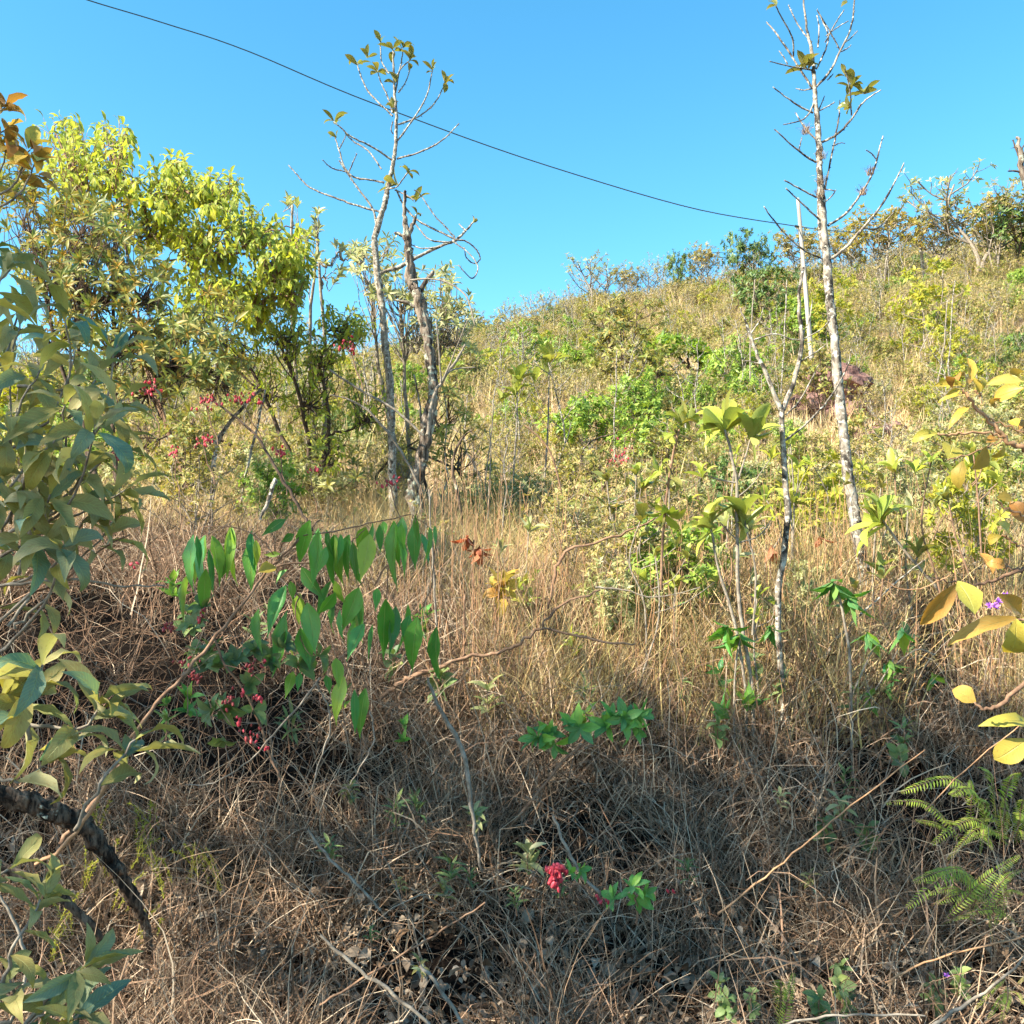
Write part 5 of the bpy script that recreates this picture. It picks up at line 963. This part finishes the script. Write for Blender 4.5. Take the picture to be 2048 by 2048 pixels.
t = thing('purple_flower', 'tiny pale violet flower in the grass at lower right', 'flower', at(1893, 1951, 3.0)); lv = []; rosette(lv, at(1893, 1951, 3.0), (0, -.8, .5), 5, 7 * 3 / F, rg, (.9, 1.2), 0, 1.8)
c = Geo(); bake(c, LOW, lv, rg); gpart('petals', c, 'purple', t)
# cream seed heads in the straw
t = []
for k in range(70):
    rr = np.random.default_rng(3000 + k); px, py = (rr.uniform(1320, 1800), rr.uniform(1120, 1230)) if k < 34 else (rr.uniform(700, 900), rr.uniform(1010, 1200)); Y_ = rr.uniform(5.2, 6.4); p = at(px, py, Y_)
    tt = thing('cream_flower_head', 'cream yellow dried flower head among the straw %s' % ('right of centre' if k < 34 else 'behind the hanging green leaves'), 'flower', p, 'cream dried flower heads %s' % ('right of centre' if k < 34 else 'behind the green leaves')); lv = []
    for j in range(5): rosette(lv, p + rr.normal(0, .03, 3), (0, 0, 1), 7, .03, rr, (.2, 1.5), 0, 1.3)
    c = Geo(); bake(c, LOW, lv, rr); gpart('flower_head', c, 'cream_bloom', tt); g = Geo(); tube(g, [p + [rr.normal(0, .04), 0, -.45], p], (.003, .002), 4, 2); gpart('stalk', g, 'twig', tt)

# ================================================================== SEEDLINGS, FERNS, SMALL PLANTS ON THE BANK
SD = [(790, 1630, 60, 6), (700, 1590, 55, 5), (830, 1610, 55, 5), (950, 1640, 60, 5), (900, 1740, 60, 6), (888, 1780, 45, 6), (940, 1760, 45, 5), (1055, 1720, 70, 7), (1030, 1800, 45, 6), (800, 1770, 35, 5), (660, 1700, 50, 5), (975, 1400, 70, 5), (1120, 1780, 40, 4), (1620, 1760, 40, 5), (740, 1870, 40, 4), (1680, 1620, 60, 5), (1690, 1560, 50, 5), (840, 1935, 40, 5), (1375, 1740, 50, 5), (1560, 1600, 40, 4)]
for k, (px, py, h_, nl) in enumerate(SD):
    Y_ = ground_hit(px, py + h_ * .5, 2.5)[1]; Y_ = max(2.6, Y_ - .36)
    sprig('narrow_leaved_seedling', 'small upright seedling with narrow green leaves on the shaded bank', Y_, [(px + 4, py + h_ * .7, 2), (px, py, 1.6), (px, py - h_ * .3, 1.2)], [(px, py - h_ * .3, (0, -.2, 1), nl), (px, py, (0, -.2, 1), nl), (px + 3, py + h_ * .25, (.1, -.2, 1), nl - 1)], h_ * .62, nl, 1000 + k, 'pale_leaf' if k % 4 == 3 else 'felted_leaf' if k % 4 == 1 else 'seedling_leaf', group='narrow leaved seedlings on the shaded bank')
SH = [(1440, 1980, 40), (1455, 2010, 40), (1680, 1950, 42), (1690, 1990, 42), (1640, 2010, 46), (1505, 2000, 30), (1870, 1990, 40), (1920, 1960, 36), (1650, 1660, 40), (1735, 1670, 40), (1800, 1500, 44)]
for k, (px, py, L_) in enumerate(SH):
    Y_ = max(2.7, ground_hit(px, py, 2.4)[1] - .38)
    sprig('round_leaved_seedling', 'little weed with rounded green leaves in the grass at lower right', Y_, [(px, py + 50, 1.8), (px - 4, py + 20, 1.5), (px, py - 14, 1.2)], [(px, py - 16, (0, -.4, .9), 5), (px - 4, py + 6, (-.2, -.7, .3), 4), (px + 2, py + 22, (.2, -.7, .2), 4)], L_ * .7, 5, 1100 + k, 'weed_leaf', group='round leaved weeds at lower right')
def fern(label, Y, crown, tips, seed, pin=38):
    b = at(crown[0], crown[1], Y); t = thing('fern', label, 'fern', b); rg = np.random.default_rng(seed)
    for tp in tips:
        s0 = at(crown[0] + rg.uniform(-.45, .45) * abs(tp[0] - crown[0]) + rg.normal(0, 25), crown[1] + rg.uniform(-10, 45), Y + rg.uniform(0, .15)); e = at(tp[0], tp[1], Y + rg.uniform(-.15, .1)); L = np.linalg.norm(e - s0)
        m_ = (s0 + e) / 2 + np.array([0, -.02, L * rg.uniform(.1, .26)]); g = Geo(); A, RR = tube(g, [s0, m_, e], (.0022, .0008), 4, 10); lv = []; m = len(A)
        for i in range(2, pin + 1):
            f = i / pin * (m - 1.01); j = int(f); p = A[j] * (1 - f + j) + A[j + 1] * (f - j); ax = unit(A[j + 1] - A[j]); up = unit(np.cross(np.cross(ax, [0, -.5, .9]), ax)); sd_ = np.cross(ax, up); u = i / pin
            if rg.random() < .06: continue
            pl = L * .125 * (math.sin(min(u * 2.2, 1) * 1.57) * (1 - u) ** .6 + .05)
            for s in (-1, 1): lv.append((p, unit(sd_ * s + ax * .45 + np.array([0, 0, -.12])), up, pl * rg.uniform(.85, 1.1), .75))
        rach = gpart('frond', g, 'brown_twig', t); c = Geo(); bake(c, leaf_tpl(3, .3, .2, .9, .1, .4), lv, rg)
        o = bpy.data.objects.new('pinnae', c.mesh('pinnae', M['fern'], True, tuple(t.location))); col.objects.link(o); o.parent = rach
    return t
fern('bright green fern with arching fronds at the right edge, lower centre of the fern patch', 3.2, (1950, 1800), [(1826, 1764), (1812, 1816), (2046, 1738), (1880, 1850), (2048, 1790), (1960, 1870), (1990, 1850), (1890, 1790), (2030, 1840), (2000, 1745), (1930, 1740), (1870, 1745), (1850, 1790), (1985, 1885), (1920, 1835), (2048, 1860), (1975, 1775), (2040, 1710)], 1)
fern('upper fern with feathery fronds against the dead grass at the right edge', 3.5, (1990, 1650), [(1770, 1606), (1900, 1590), (1860, 1690), (1920, 1690), (2048, 1600), (1960, 1536), (2040, 1545), (1830, 1640), (1960, 1710), (2046, 1680), (2010, 1600), (1940, 1560), (1880, 1640), (1930, 1640), (1985, 1700), (1800, 1585), (2040, 1640), (1960, 1600), (1895, 1720)], 2)
fern('fern fronds drooping at the lower right corner', 2.8, (2010, 1960), [(1920, 1965), (1975, 2040), (2048, 1950), (2048, 2010), (2000, 2048), (1950, 2020)], 3)
fern('small yellowish fern frond standing at the bottom right of centre', 2.9, (1545, 2048), [(1588, 1945), (1560, 1960)], 4)
for k, (px, py) in enumerate([(280, 1690), (225, 1720), (300, 1640), (170, 1740), (330, 1750), (245, 1790), (380, 1720), (200, 1640), (290, 1850), (130, 1830), (430, 1740), (110, 1890)]):
    Y_ = max(2.6, ground_hit(px, py, 2.4)[1] - .3); t = thing('clubmoss', 'yellow green clubmoss sprig in the dappled light at lower left', 'moss', at(px, py + 30, Y_), 'clubmoss sprigs at lower left'); rr = np.random.default_rng(1300 + k)
    for j in range(4):
        e = at(px + rr.uniform(-45, 45), py - rr.uniform(10, 50), Y_ + rr.normal(0, .05)); s0 = np.array(t.location) + rr.normal(0, .02, 3); g = Geo(); A, _ = tube(g, [s0, (s0 + e) / 2 + [0, 0, .02], e], (.0018, .001), 3, 5); lv = []
        for i in range(len(A) - 1):
            for q_ in range(5): d = unit(unit(A[i + 1] - A[i]) * .5 + rr.normal(0, .6, 3)); lv.append((A[i] * (1 - q_ / 5) + A[i + 1] * q_ / 5, d, rr.normal(0, 1, 3), .013, .7))
        c = Geo(); bake(c, LOW, lv, rr); c.V += g.V; c.a += g.a; c.u += g.u; c.Q += [x + (c.n) for x in g.Q]; c.T += [x + c.n for x in g.T]; c.n += g.n; gpart('sprig', c, 'gold', t)

# ================================================================== LOGS, STICKS, DEAD STEMS
def stick(label, pts, Y, mat, name='fallen_stick', sides=7, knob=.12, wob=.004, group=None, cat='stick', sub=5):
    g = Geo(); P, r_ = px_path(pts, Y); tube(g, P, [q * .8 for q in r_], sides, sub, knob * .5, len(pts) * 7 + int(pts[0][0]), wob * .5, 0, .5 if sides > 9 else .25); return solo(name, g, mat, label, cat, group)
stick('thick rough barked limb slanting down from the left edge', [(a_, b_, c_ * .8, d_) for a_, b_, c_, d_ in [(-60, 1575, 30, 2.75), (40, 1600, 32, 2.8), (110, 1625, 34, 2.85), (165, 1650, 32, 2.9), (215, 1715, 26, 2.95), (250, 1770, 22, 3.0), (290, 1850, 15, 3.1), (300, 1900, 9, 3.15)]], 2.9, 'dark_bark', 'leaning_trunk', 28, .1, .004, cat='trunk', sub=16)
stick('thinner dark limb below the thick one at lower left', [(-40, 1715, 12, 2.6), (60, 1755, 12, 2.65), (130, 1800, 12, 2.7), (180, 1850, 11, 2.75), (212, 1890, 9, 2.8)], 2.7, 'dark_bark', 'leaning_trunk', 18, .1, .003, cat='trunk', sub=12)
stick('pale peeling stick standing below the hanging leaves', [(856, 1355, 4), (880, 1420, 6), (925, 1500, 7.5), (940, 1590, 7), (952, 1680, 5), (962, 1740, 4)], 3.5, 'twig')
stick('long grey branch lying across the bank behind the hanging leaves', [(728, 1440, 4), (760, 1400, 5.5), (800, 1365, 7), (860, 1340, 7), (930, 1318, 5.5), (1000, 1305, 5), (1050, 1280, 4.5), (1090, 1245, 4), (1130, 1205, 4), (1200, 1180, 3)], 4.25, 'brown_twig', wob=.012, knob=.3)
stick('thin grey branch forking off to the right over the straw', [(1085, 1256, 4), (1150, 1270, 4), (1210, 1284, 3), (1270, 1288, 2.5)], 4.1, 'brown_twig')
stick('slanting dry branch in the middle distance straw', [(1090, 1240, 5), (1105, 1180, 5), (1122, 1112, 4.5), (1180, 1088, 3.5), (1250, 1065, 3), (1310, 1035, 2)], 4.9, 'brown_twig', wob=.01, knob=.3)
stick('pale twig arching over the straw', [(1190, 1175, 3.5), (1250, 1180, 2.6), (1310, 1195, 2), (1400, 1175, 1.6)], 4.6, 'twig')
stick('dark arching stem left of the hanging leaves', [(400, 790, 3), (450, 820, 3.5), (510, 870, 4), (560, 950, 4.5), (600, 1020, 5), (625, 1060, 5)], 4.8, 'dark_twig', wob=.008)
stick('grey twig bent over the dark hollow', [(640, 1355, 3.5), (600, 1410, 3), (545, 1470, 3), (500, 1520, 2.5), (430, 1565, 2), (370, 1570, 1.6)], 3.3, 'twig')
stick('pale twig hanging below the green leaves', [(630, 1365, 2.5), (655, 1410, 3), (660, 1460, 2.6), (640, 1520, 2.2), (625, 1580, 1.8)], 3.3, 'twig')
stick('second pale twig hanging beside the green leaf tips', [(740, 1420, 2), (748, 1470, 2.4), (735, 1510, 2.2), (700, 1570, 1.6)], 3.35, 'twig')
stick('vertical brown stem rising behind the last hanging leaf', [(893, 1420, 4), (880, 1330, 4), (872, 1250, 4), (868, 1150, 3.6), (862, 1060, 3), (858, 980, 3)], 4.6, 'twig', sides=6)
stick('dark dead stalk behind the hanging leaves', [(925, 1360, 3.5), (928, 1280, 3.5), (930, 1190, 3)], 4.5, 'brown_twig')
stick('thin dark rod lying slantwise at bottom left of centre', [(640, 2010, 3.5), (720, 1960, 3.5), (820, 1900, 3.2), (900, 1850, 3), (970, 1805, 2.4)], 2.75, 'brown_twig')
stick('pale thick stick lying at the bottom, pointing down right', [(640, 1870, 4), (720, 1940, 5), (790, 1990, 5), (860, 2050, 5)], 2.75, 'twig')
stick('pale stick in the dark soil at bottom centre', [(840, 1930, 5), (890, 1990, 5.5), (925, 2050, 5)], 2.8, 'twig')
stick('pale weathered stick angled across the lower left grass', [(615, 1660, 4), (660, 1720, 4.5), (720, 1775, 4.5), (760, 1820, 4)], 3.1, 'twig')
stick('grey branch running down behind the red flower cluster', [(1105, 1630, 4), (1130, 1690, 5), (1160, 1745, 5), (1200, 1790, 4)], 3.2, 'twig')
stick('long straw coloured stalk slanting across the right of the bank', [(1435, 1828, 3.5), (1530, 1755, 3.2), (1620, 1680, 2.8), (1700, 1612, 2.4), (1850, 1500, 1.8)], 3.2, 'amber_twig')
stick('second straw stalk slanting at the lower right', [(1770, 1965, 3), (1850, 1925, 3), (1950, 1895, 3), (2060, 1872, 3)], 2.9, 'amber_twig')
stick('thin stalk slanting up at the right side of the shaded bank', [(1850, 1620, 2), (1930, 1540, 2), (2040, 1450, 1.8)], 3.3, 'amber_twig')
stick('pale stick lying along the bottom edge right of centre', [(1560, 2050, 3), (1650, 2033, 3.4), (1750, 2030, 3.2), (1850, 2032, 3)], 2.65, 'twig')
stick('grey twig rising from the bottom right corner', [(1850, 2060, 5), (1920, 2015, 5), (2000, 1960, 4), (2060, 1900, 3)], 2.6, 'twig')
stick('pale diagonal stem leaning through the straw near the white trunk', [(1600, 1400, 5), (1640, 1340, 5), (1680, 1270, 4.5), (1800, 1160, 2.5), (1850, 1120, 2)], 4.7, 'white_bark')
stick('thin arching twig right of the white trunk', [(1760, 1140, 2), (1790, 1175, 2), (1840, 1178, 2), (1880, 1160, 2), (1900, 1150, 1.6)], 4.6, 'amber_twig')
stick('pale diagonal stem rising from the lower left shrub', [(70, 1730, 5), (120, 1700, 6), (170, 1640, 6), (215, 1560, 6), (245, 1500, 5), (290, 1440, 4)], 2.7, 'amber_twig')
stick('grey twig crossing the dark hollow at the left edge', [(-30, 1175, 5), (60, 1165, 4.5), (150, 1158, 4), (230, 1170, 3), (330, 1172, 2)], 2.5, 'twig')
stick('thin brown twig looping across the left hollow', [(-20, 1225, 2.5), (60, 1190, 3), (140, 1150, 3), (200, 1100, 2.5), (260, 1070, 2)], 2.55, 'brown_twig')
stick('crooked pale twig at the far lower left', [(0, 1790, 3), (40, 1870, 5), (50, 1960, 5), (20, 2050, 5)], 2.5, 'twig')
stick('mossy pale log end resting in the dappled straw at left', [(520, 1040, 5), (540, 990, 7), (550, 960, 8)], 4.8, 'white_bark')
stick('white lichened trunk standing in dappled straw at left', [(420, 1060, 7), (424, 990, 7), (428, 930, 8), (432, 890, 8), (455, 850, 6), (480, 820, 5), (520, 780, 4)], 6.0, 'white_bark', 'leaning_trunk', 8, cat='trunk')
stick('thin white stem behind the lichened trunk at left', [(480, 1020, 4), (495, 930, 4), (515, 850, 4), (530, 780, 3)], 6.6, 'white_bark', 'leaning_trunk', 6, cat='trunk')
stick('dark crooked stem in the middle scrub', [(925, 1050, 4), (918, 1000, 5), (905, 940, 4.5), (912, 900, 4), (930, 870, 3), (945, 860, 2)], 7.2, 'dark_bark', 'crooked_stem', cat='stem')
stick('dark forked stem below the grass slope, centre', [(1165, 960, 3), (1163, 910, 3), (1180, 885, 3), (1210, 872, 2), (1230, 868, 1.5)], 9, 'dark_bark', 'crooked_stem', cat='stem')
rg = np.random.default_rng(77); g = Geo()
for k in range(420):
    px, py = rg.uniform(0, 560), rg.uniform(1160, 1620); b = ground_hit(px, py, 2.4); b = b + np.array([0, -rg.uniform(.0, .3), rg.uniform(0, .1)]); a = rg.normal(0, 1.1); L_ = rg.uniform(.15, .6); e = b + unit(np.array([math.sin(a), rg.normal(0, .3), math.cos(a)])) * L_
    tube(g, [b, (b + e) / 2 + rg.normal(0, .04, 3), e], (.0022 * rg.uniform(.5, 1.6), .001), 3, 4, 0, k, .006)
solo('dead_twigs', g, 'brown_twig', 'tangle of thin dead twigs filling the dark hollow at the left of the bank', 'dead twigs', None, 'stuff')
# long dry stalks sticking out of the bank
rg = np.random.default_rng(404); 
g = Geo()
for k in range(260):
    px = rg.uniform(40, 2030); py = rg.uniform(1450, 2040); b = ground_hit(px, py, 2.4); Y_ = b[1]; a = rg.normal(0, .8); L_ = rg.uniform(.25, .75); d = np.array([math.sin(a), -rg.uniform(0, .4), math.cos(a) * .8 + .15]); e = b + unit(d) * L_ + np.array([0, 0, -.05])
    tube(g, [b, (b + e) / 2 + np.array([0, 0, .06]), e], (.0028 * rg.uniform(.6, 1.3), .0012), 4, 4, 0, k, .006);
solo('dry_stalks', g, 'twig', 'thin dry stalks sticking out of the shaded bank at all angles', 'dry stalks', None, 'stuff')
# vertical straw coloured stems standing in the lit grass
g = Geo()
for k in range(520):
    px = rg.uniform(820, 2040); py = rg.uniform(1130, 1520); Y_ = rg.uniform(4.3, 6.8); b = at(px, py, Y_); b[2] = H(b[0], Y_); h_ = rg.uniform(.4, .95); e = b + np.array([rg.normal(0, .1), rg.normal(0, .05), h_])
    tube(g, [b, (b + e) / 2 + rg.normal(0, .015, 3), e], (.0036 * rg.uniform(.4, 1.5), .0012), 4, 4, 0, k, .006);
solo('straw_stalks', g, 'amber_twig', 'upright tan stalks standing in the sunlit straw grass', 'dry stalks', None, 'stuff')
# pale bushes massed at right middle distance, and hanging dark leaved plants in straw
for k, (px, py, Y_, s) in enumerate([(1900, 900, 10.5, .9), (1990, 880, 11, 1), (1800, 960, 9.5, .9), (1940, 960, 9, .8), (2030, 960, 9, .9), (1840, 1020, 8.3, .8), (1660, 930, 10, .7), (1620, 880, 11, .7), (1700, 980, 9, .6), (1990, 1040, 7.8, .7), (1390, 980, 8.5, .6), (1260, 980, 9, .7), (1160, 1000, 9.5, .7), (1060, 1010, 9, .7), (1500, 1010, 8.5, .7), (1350, 900, 11, .9), (1250, 1060, 7.5, .6), (1150, 1080, 7.2, .55), (1600, 1060, 7.5, .6), (1900, 1080, 7.2, .6), (980, 980, 8.5, .7), (1720, 850, 13, 1), (1850, 820, 15, 1.1), (1980, 800, 16, 1.2)]):
    p = at(px, py, Y_); kk_ = 'pale_bush' if k % 3 else 'olive_bush'; s *= .72
    plant('pale_shrub' if k % 3 else 'olive_shrub', kk_, k, p[0], Y_, s * 1.1, k * 1.3, ('bushy %s shrub in the thicket just above the straw, %s' % ('pale silvery' if k % 3 else 'olive', 'right of the white trunk' if px > 1700 else 'between the trunks')), 'shrub', '%s shrubs above the straw, %s' % ('pale' if k % 3 else 'olive', 'right' if px > 1700 else 'centre'))

for k in range(42):
    rr = np.random.default_rng(5200 + k); px = rr.uniform(980, 2010); py = rr.uniform(860, 1290); Y_ = rr.uniform(4.4, 6.2); h_ = rr.uniform(120, 330); key = ['rosette_leaf', 'pale_leaf', 'rosette_leaf', 'yellow_green_leaf', 'leathery_leaf'][k % 5]
    st = [[(px + rr.normal(0, 22), py + h_, 3), (px + rr.normal(0, 12), py + h_ * .5, 2.6), (px, py, 1.8)]]; ro = [(px, py, (rr.normal(0, .3), -.2, 1), int(rr.integers(3, 7)), rr.uniform(26, 46))]
    for j in range(int(rr.integers(1, 4))):
        a = rr.uniform(.2, .7); bx, by = px + rr.normal(0, 45), py + h_ * (a - .25); st.append([(px + rr.normal(0, 5), py + h_ * a, 2), ((px + bx) / 2 + rr.normal(0, 6), py + h_ * (a - .08), 1.6), (bx, by, 1.2)]); ro.append((bx, by, (rr.normal(0, .5), -.2, .8), int(rr.integers(2, 6)), rr.uniform(22, 42)))
    px_sapling('thin_leafy_sapling', 'thin leafy sapling', st, Y_, ['twig', 'brown_twig', 'twig'][k % 3], ro, key, 5200 + k, group='thin leafy saplings in the straw')
for k in range(40):
    rr = np.random.default_rng(5300 + k); px = rr.uniform(330, 1950); py = rr.uniform(1180, 1480); b = ground_hit(px, py + 40, 2.6); Y_ = b[1] - .3
    sprig('green_weed', 'green leafy weed', Y_, [(px + 3, py + 45, 2), (px, py + 10, 1.6), (px, py - 20, 1.2)], [(px, py - 22, (0, -.3, 1), 5), (px, py + 5, (rr.normal(0, .5), -.5, .4), 5)], rr.uniform(26, 44), 5, 5300 + k, ['seedling_leaf', 'weed_leaf', 'hanging_leaf'][k % 3], group='green weeds in the grass of the bank')
rg = np.random.default_rng(515)
for k in range(46):
    Y_ = rg.uniform(5.0, 8.4); x = rg.uniform(-.2, .62) * Y_ if k % 4 else rg.uniform(-.6, 0) * Y_; kk_ = str(rg.choice(['pale_bush', 'olive_bush', 'drab_bush', 'green_bush', 'golden_bush'], p=[.28, .30, .30, .07, .05]))
    if -.22 * Y_ < x < -.02 * Y_ and Y_ < 8.3: x += .3 * Y_; nm, ds, ct = DESC[kk_]
    plant(nm, kk_, k, x, Y_, rg.uniform(.28, .5) * (1 + (Y_ - 5.5) * .08), rg.random() * 6.28, ds, ct, ds + 's among the straw', rg.uniform(.9, 1.3))

# ================================================================== ROADSIDE TREES OUT OF FRAME THAT SHADE THE BANK
def shade_tree(base, blobs, seed, label):
    t = thing('roadside_tree', label, 'tree', (base[0], base[1], 0)); rg = np.random.default_rng(seed); g = Geo(); top = np.array([base[0], base[1], 5.0]); b0 = np.array([base[0], base[1], -.1])
    tube(g, [b0, (b0 + top) / 2 + [.1, .1, 0], top], (.14, .11, .07), 10, 5, .1, seed); lv = []
    for (x, y, z, rx, ry, rz, n_) in blobs:
        c = np.array([x, y, z]); tube(g, [top - [0, 0, 1.2], (top + c) / 2 + [0, 0, .2], c], (.06, .04, .02), 7, 5, .1, seed)
        for k in range(n_):
            q_ = rg.normal(0, .45, 3); p = c + q_ * np.array([rx, ry, rz]); rosette(lv, p, rg.normal(0, .6, 3) + [0, 0, .8], 6, .16, rg, (.4, 1.5), .2, 1.2)
    gpart('trunk', g, 'dark_bark', t); c = Geo(); bake(c, LOW, lv, rg); gpart('crown', c, 'olive', t)
shade_tree((-8.2, -1.2), [(-8.6, .3, 6, 1.3, .9, .7, 60), (-7.4, .45, 6.2, 1.4, .9, .7, 115), (-9.4, .3, 5.6, 1.0, .8, .6, 30)], 1, 'broad tree on the roadside whose crown shades the left of the bank')
shade_tree((-4.6, -1.3), [(-6.2, -.1, 6.1, 1.5, 1.3, .8, 180), (-5.0, .25, 6.2, 1.4, 1.1, .8, 170), (-3.9, .6, 6.1, 1.3, .7, .7, 120), (-3.0, .8, 6.0, 1.1, .6, .6, 80), (-5.6, -.9, 5.2, 1.3, .8, .8, 40)], 2, 'leafy tree beside the camera that shades the middle of the bank')

# ================================================================== LABELS: WHICH ONE, BY THE NEAREST LANDMARK
LM = [('the white trunk', 1680, 760), ('the umbrella tree', 1352, 710), ('the dark rocks', 1170, 755), ('the rough barked trunk', 850, 800), ('the forked sapling', 1565, 820), ('the reddish rubble', 1655, 800),
      ('the tall golden tree', 1855, 610), ('the lone airy ridge tree', 1198, 570), ('the leaning pole', 1600, 480), ('the amber leaved branch', 1950, 800), ('the large dark hillside tree', 1535, 570), ('the right picture edge', 2040, 600),
      ('the hanging green leaves', 650, 1150), ('the yellow ribbed leaves', 1950, 1220), ('the grey lying branch', 1000, 1300), ('the white trunk base', 1740, 1180), ('the pink leaved plant', 945, 1090), ('the green sprig', 1180, 1450), ('the slender trunk', 785, 900), ('the brown leaved sapling', 1360, 880), ('the low rocks', 1045, 778), ('the red flower cluster', 1112, 1742), ('the fern patch', 1950, 1760), ('the peeling stick', 920, 1500), ('the dark left limb', 180, 1660)]
def project(p):
    v = np.asarray(p, float) - CAM; c_, s_ = math.cos(PITCH), math.sin(PITCH); d = v[1] * c_ + v[2] * s_
    return 1024 + F * v[0] / d, 1024 - F * (-v[1] * s_ + v[2] * c_) / d, d
bpy.context.view_layer.update()
groups = {}
for o in list(sc.objects):
    if o.parent is None and o.get('group') and o.get('kind') is None: groups.setdefault(o['group'], []).append(o)
used_labels = set(o['label'] for o in sc.objects if o.get('label') and not o.get('group'))
for gname, obs in groups.items():
    labs = [o['label'] for o in obs]
    if len(set(labs)) == len(labs): continue
    for o in obs:
        top = o.location.copy()
        if o.type == 'MESH': top = Vector([sum(q) / 8 for q in zip(*[o.matrix_world @ Vector(c) for c in o.bound_box])])
        else: top.z += .6 * o.scale.z
        px, py, d = project(top); ds = ' '.join(o['label'].split(' on the ')[0].split(' part way')[0].split(' high on')[0].split(' in the ')[0].split(' among ')[0].split(' standing')[0].split(',')[0].split()[:6])
        near_ = sorted(LM, key=lambda m_: (m_[1] - px) ** 2 + ((m_[2] - py) * 1.3) ** 2); lab = None; opts = []
        for m_ in near_[:6]:
            dx, dy = px - m_[1], py - m_[2]; far_ = 'well ' if math.hypot(dx, dy) > 230 else ('just ' if math.hypot(dx, dy) < 90 else '')
            rel = ('left of' if dx < 0 else 'right of') if abs(dx) > 1.6 * abs(dy) else (('above' if dy < 0 else 'below') if abs(dy) > 1.6 * abs(dx) else ('up and ' if dy < 0 else 'down and ') + ('left of' if dx < 0 else 'right of'))
            opts.append(far_ + rel + ' ' + m_[0])
        sz = o.scale.z; szw = 'tall ' if sz > 1.15 else ('little ' if sz < .55 else '')
        cands = [szw + ds + ' ' + opts[0]] + [szw + ds + ' ' + opts[i_] + ', ' + opts[j_] for i_ in range(6) for j_ in range(6) if i_ != j_] + [szw + ds + ' ' + q for q in opts[1:]]
        for c in cands:
            if len(c.split()) <= 16 and c not in used_labels: lab = c; break
        if lab is None: lab = cands[0] if len(cands[0].split()) <= 16 else szw + ds + ' ' + opts[1]
        used_labels.add(lab); o['label'] = lab
for o in sc.objects:
    if o.get('label') and len(o['label'].split()) > 16: o['label'] = ' '.join(o['label'].split()[:16])
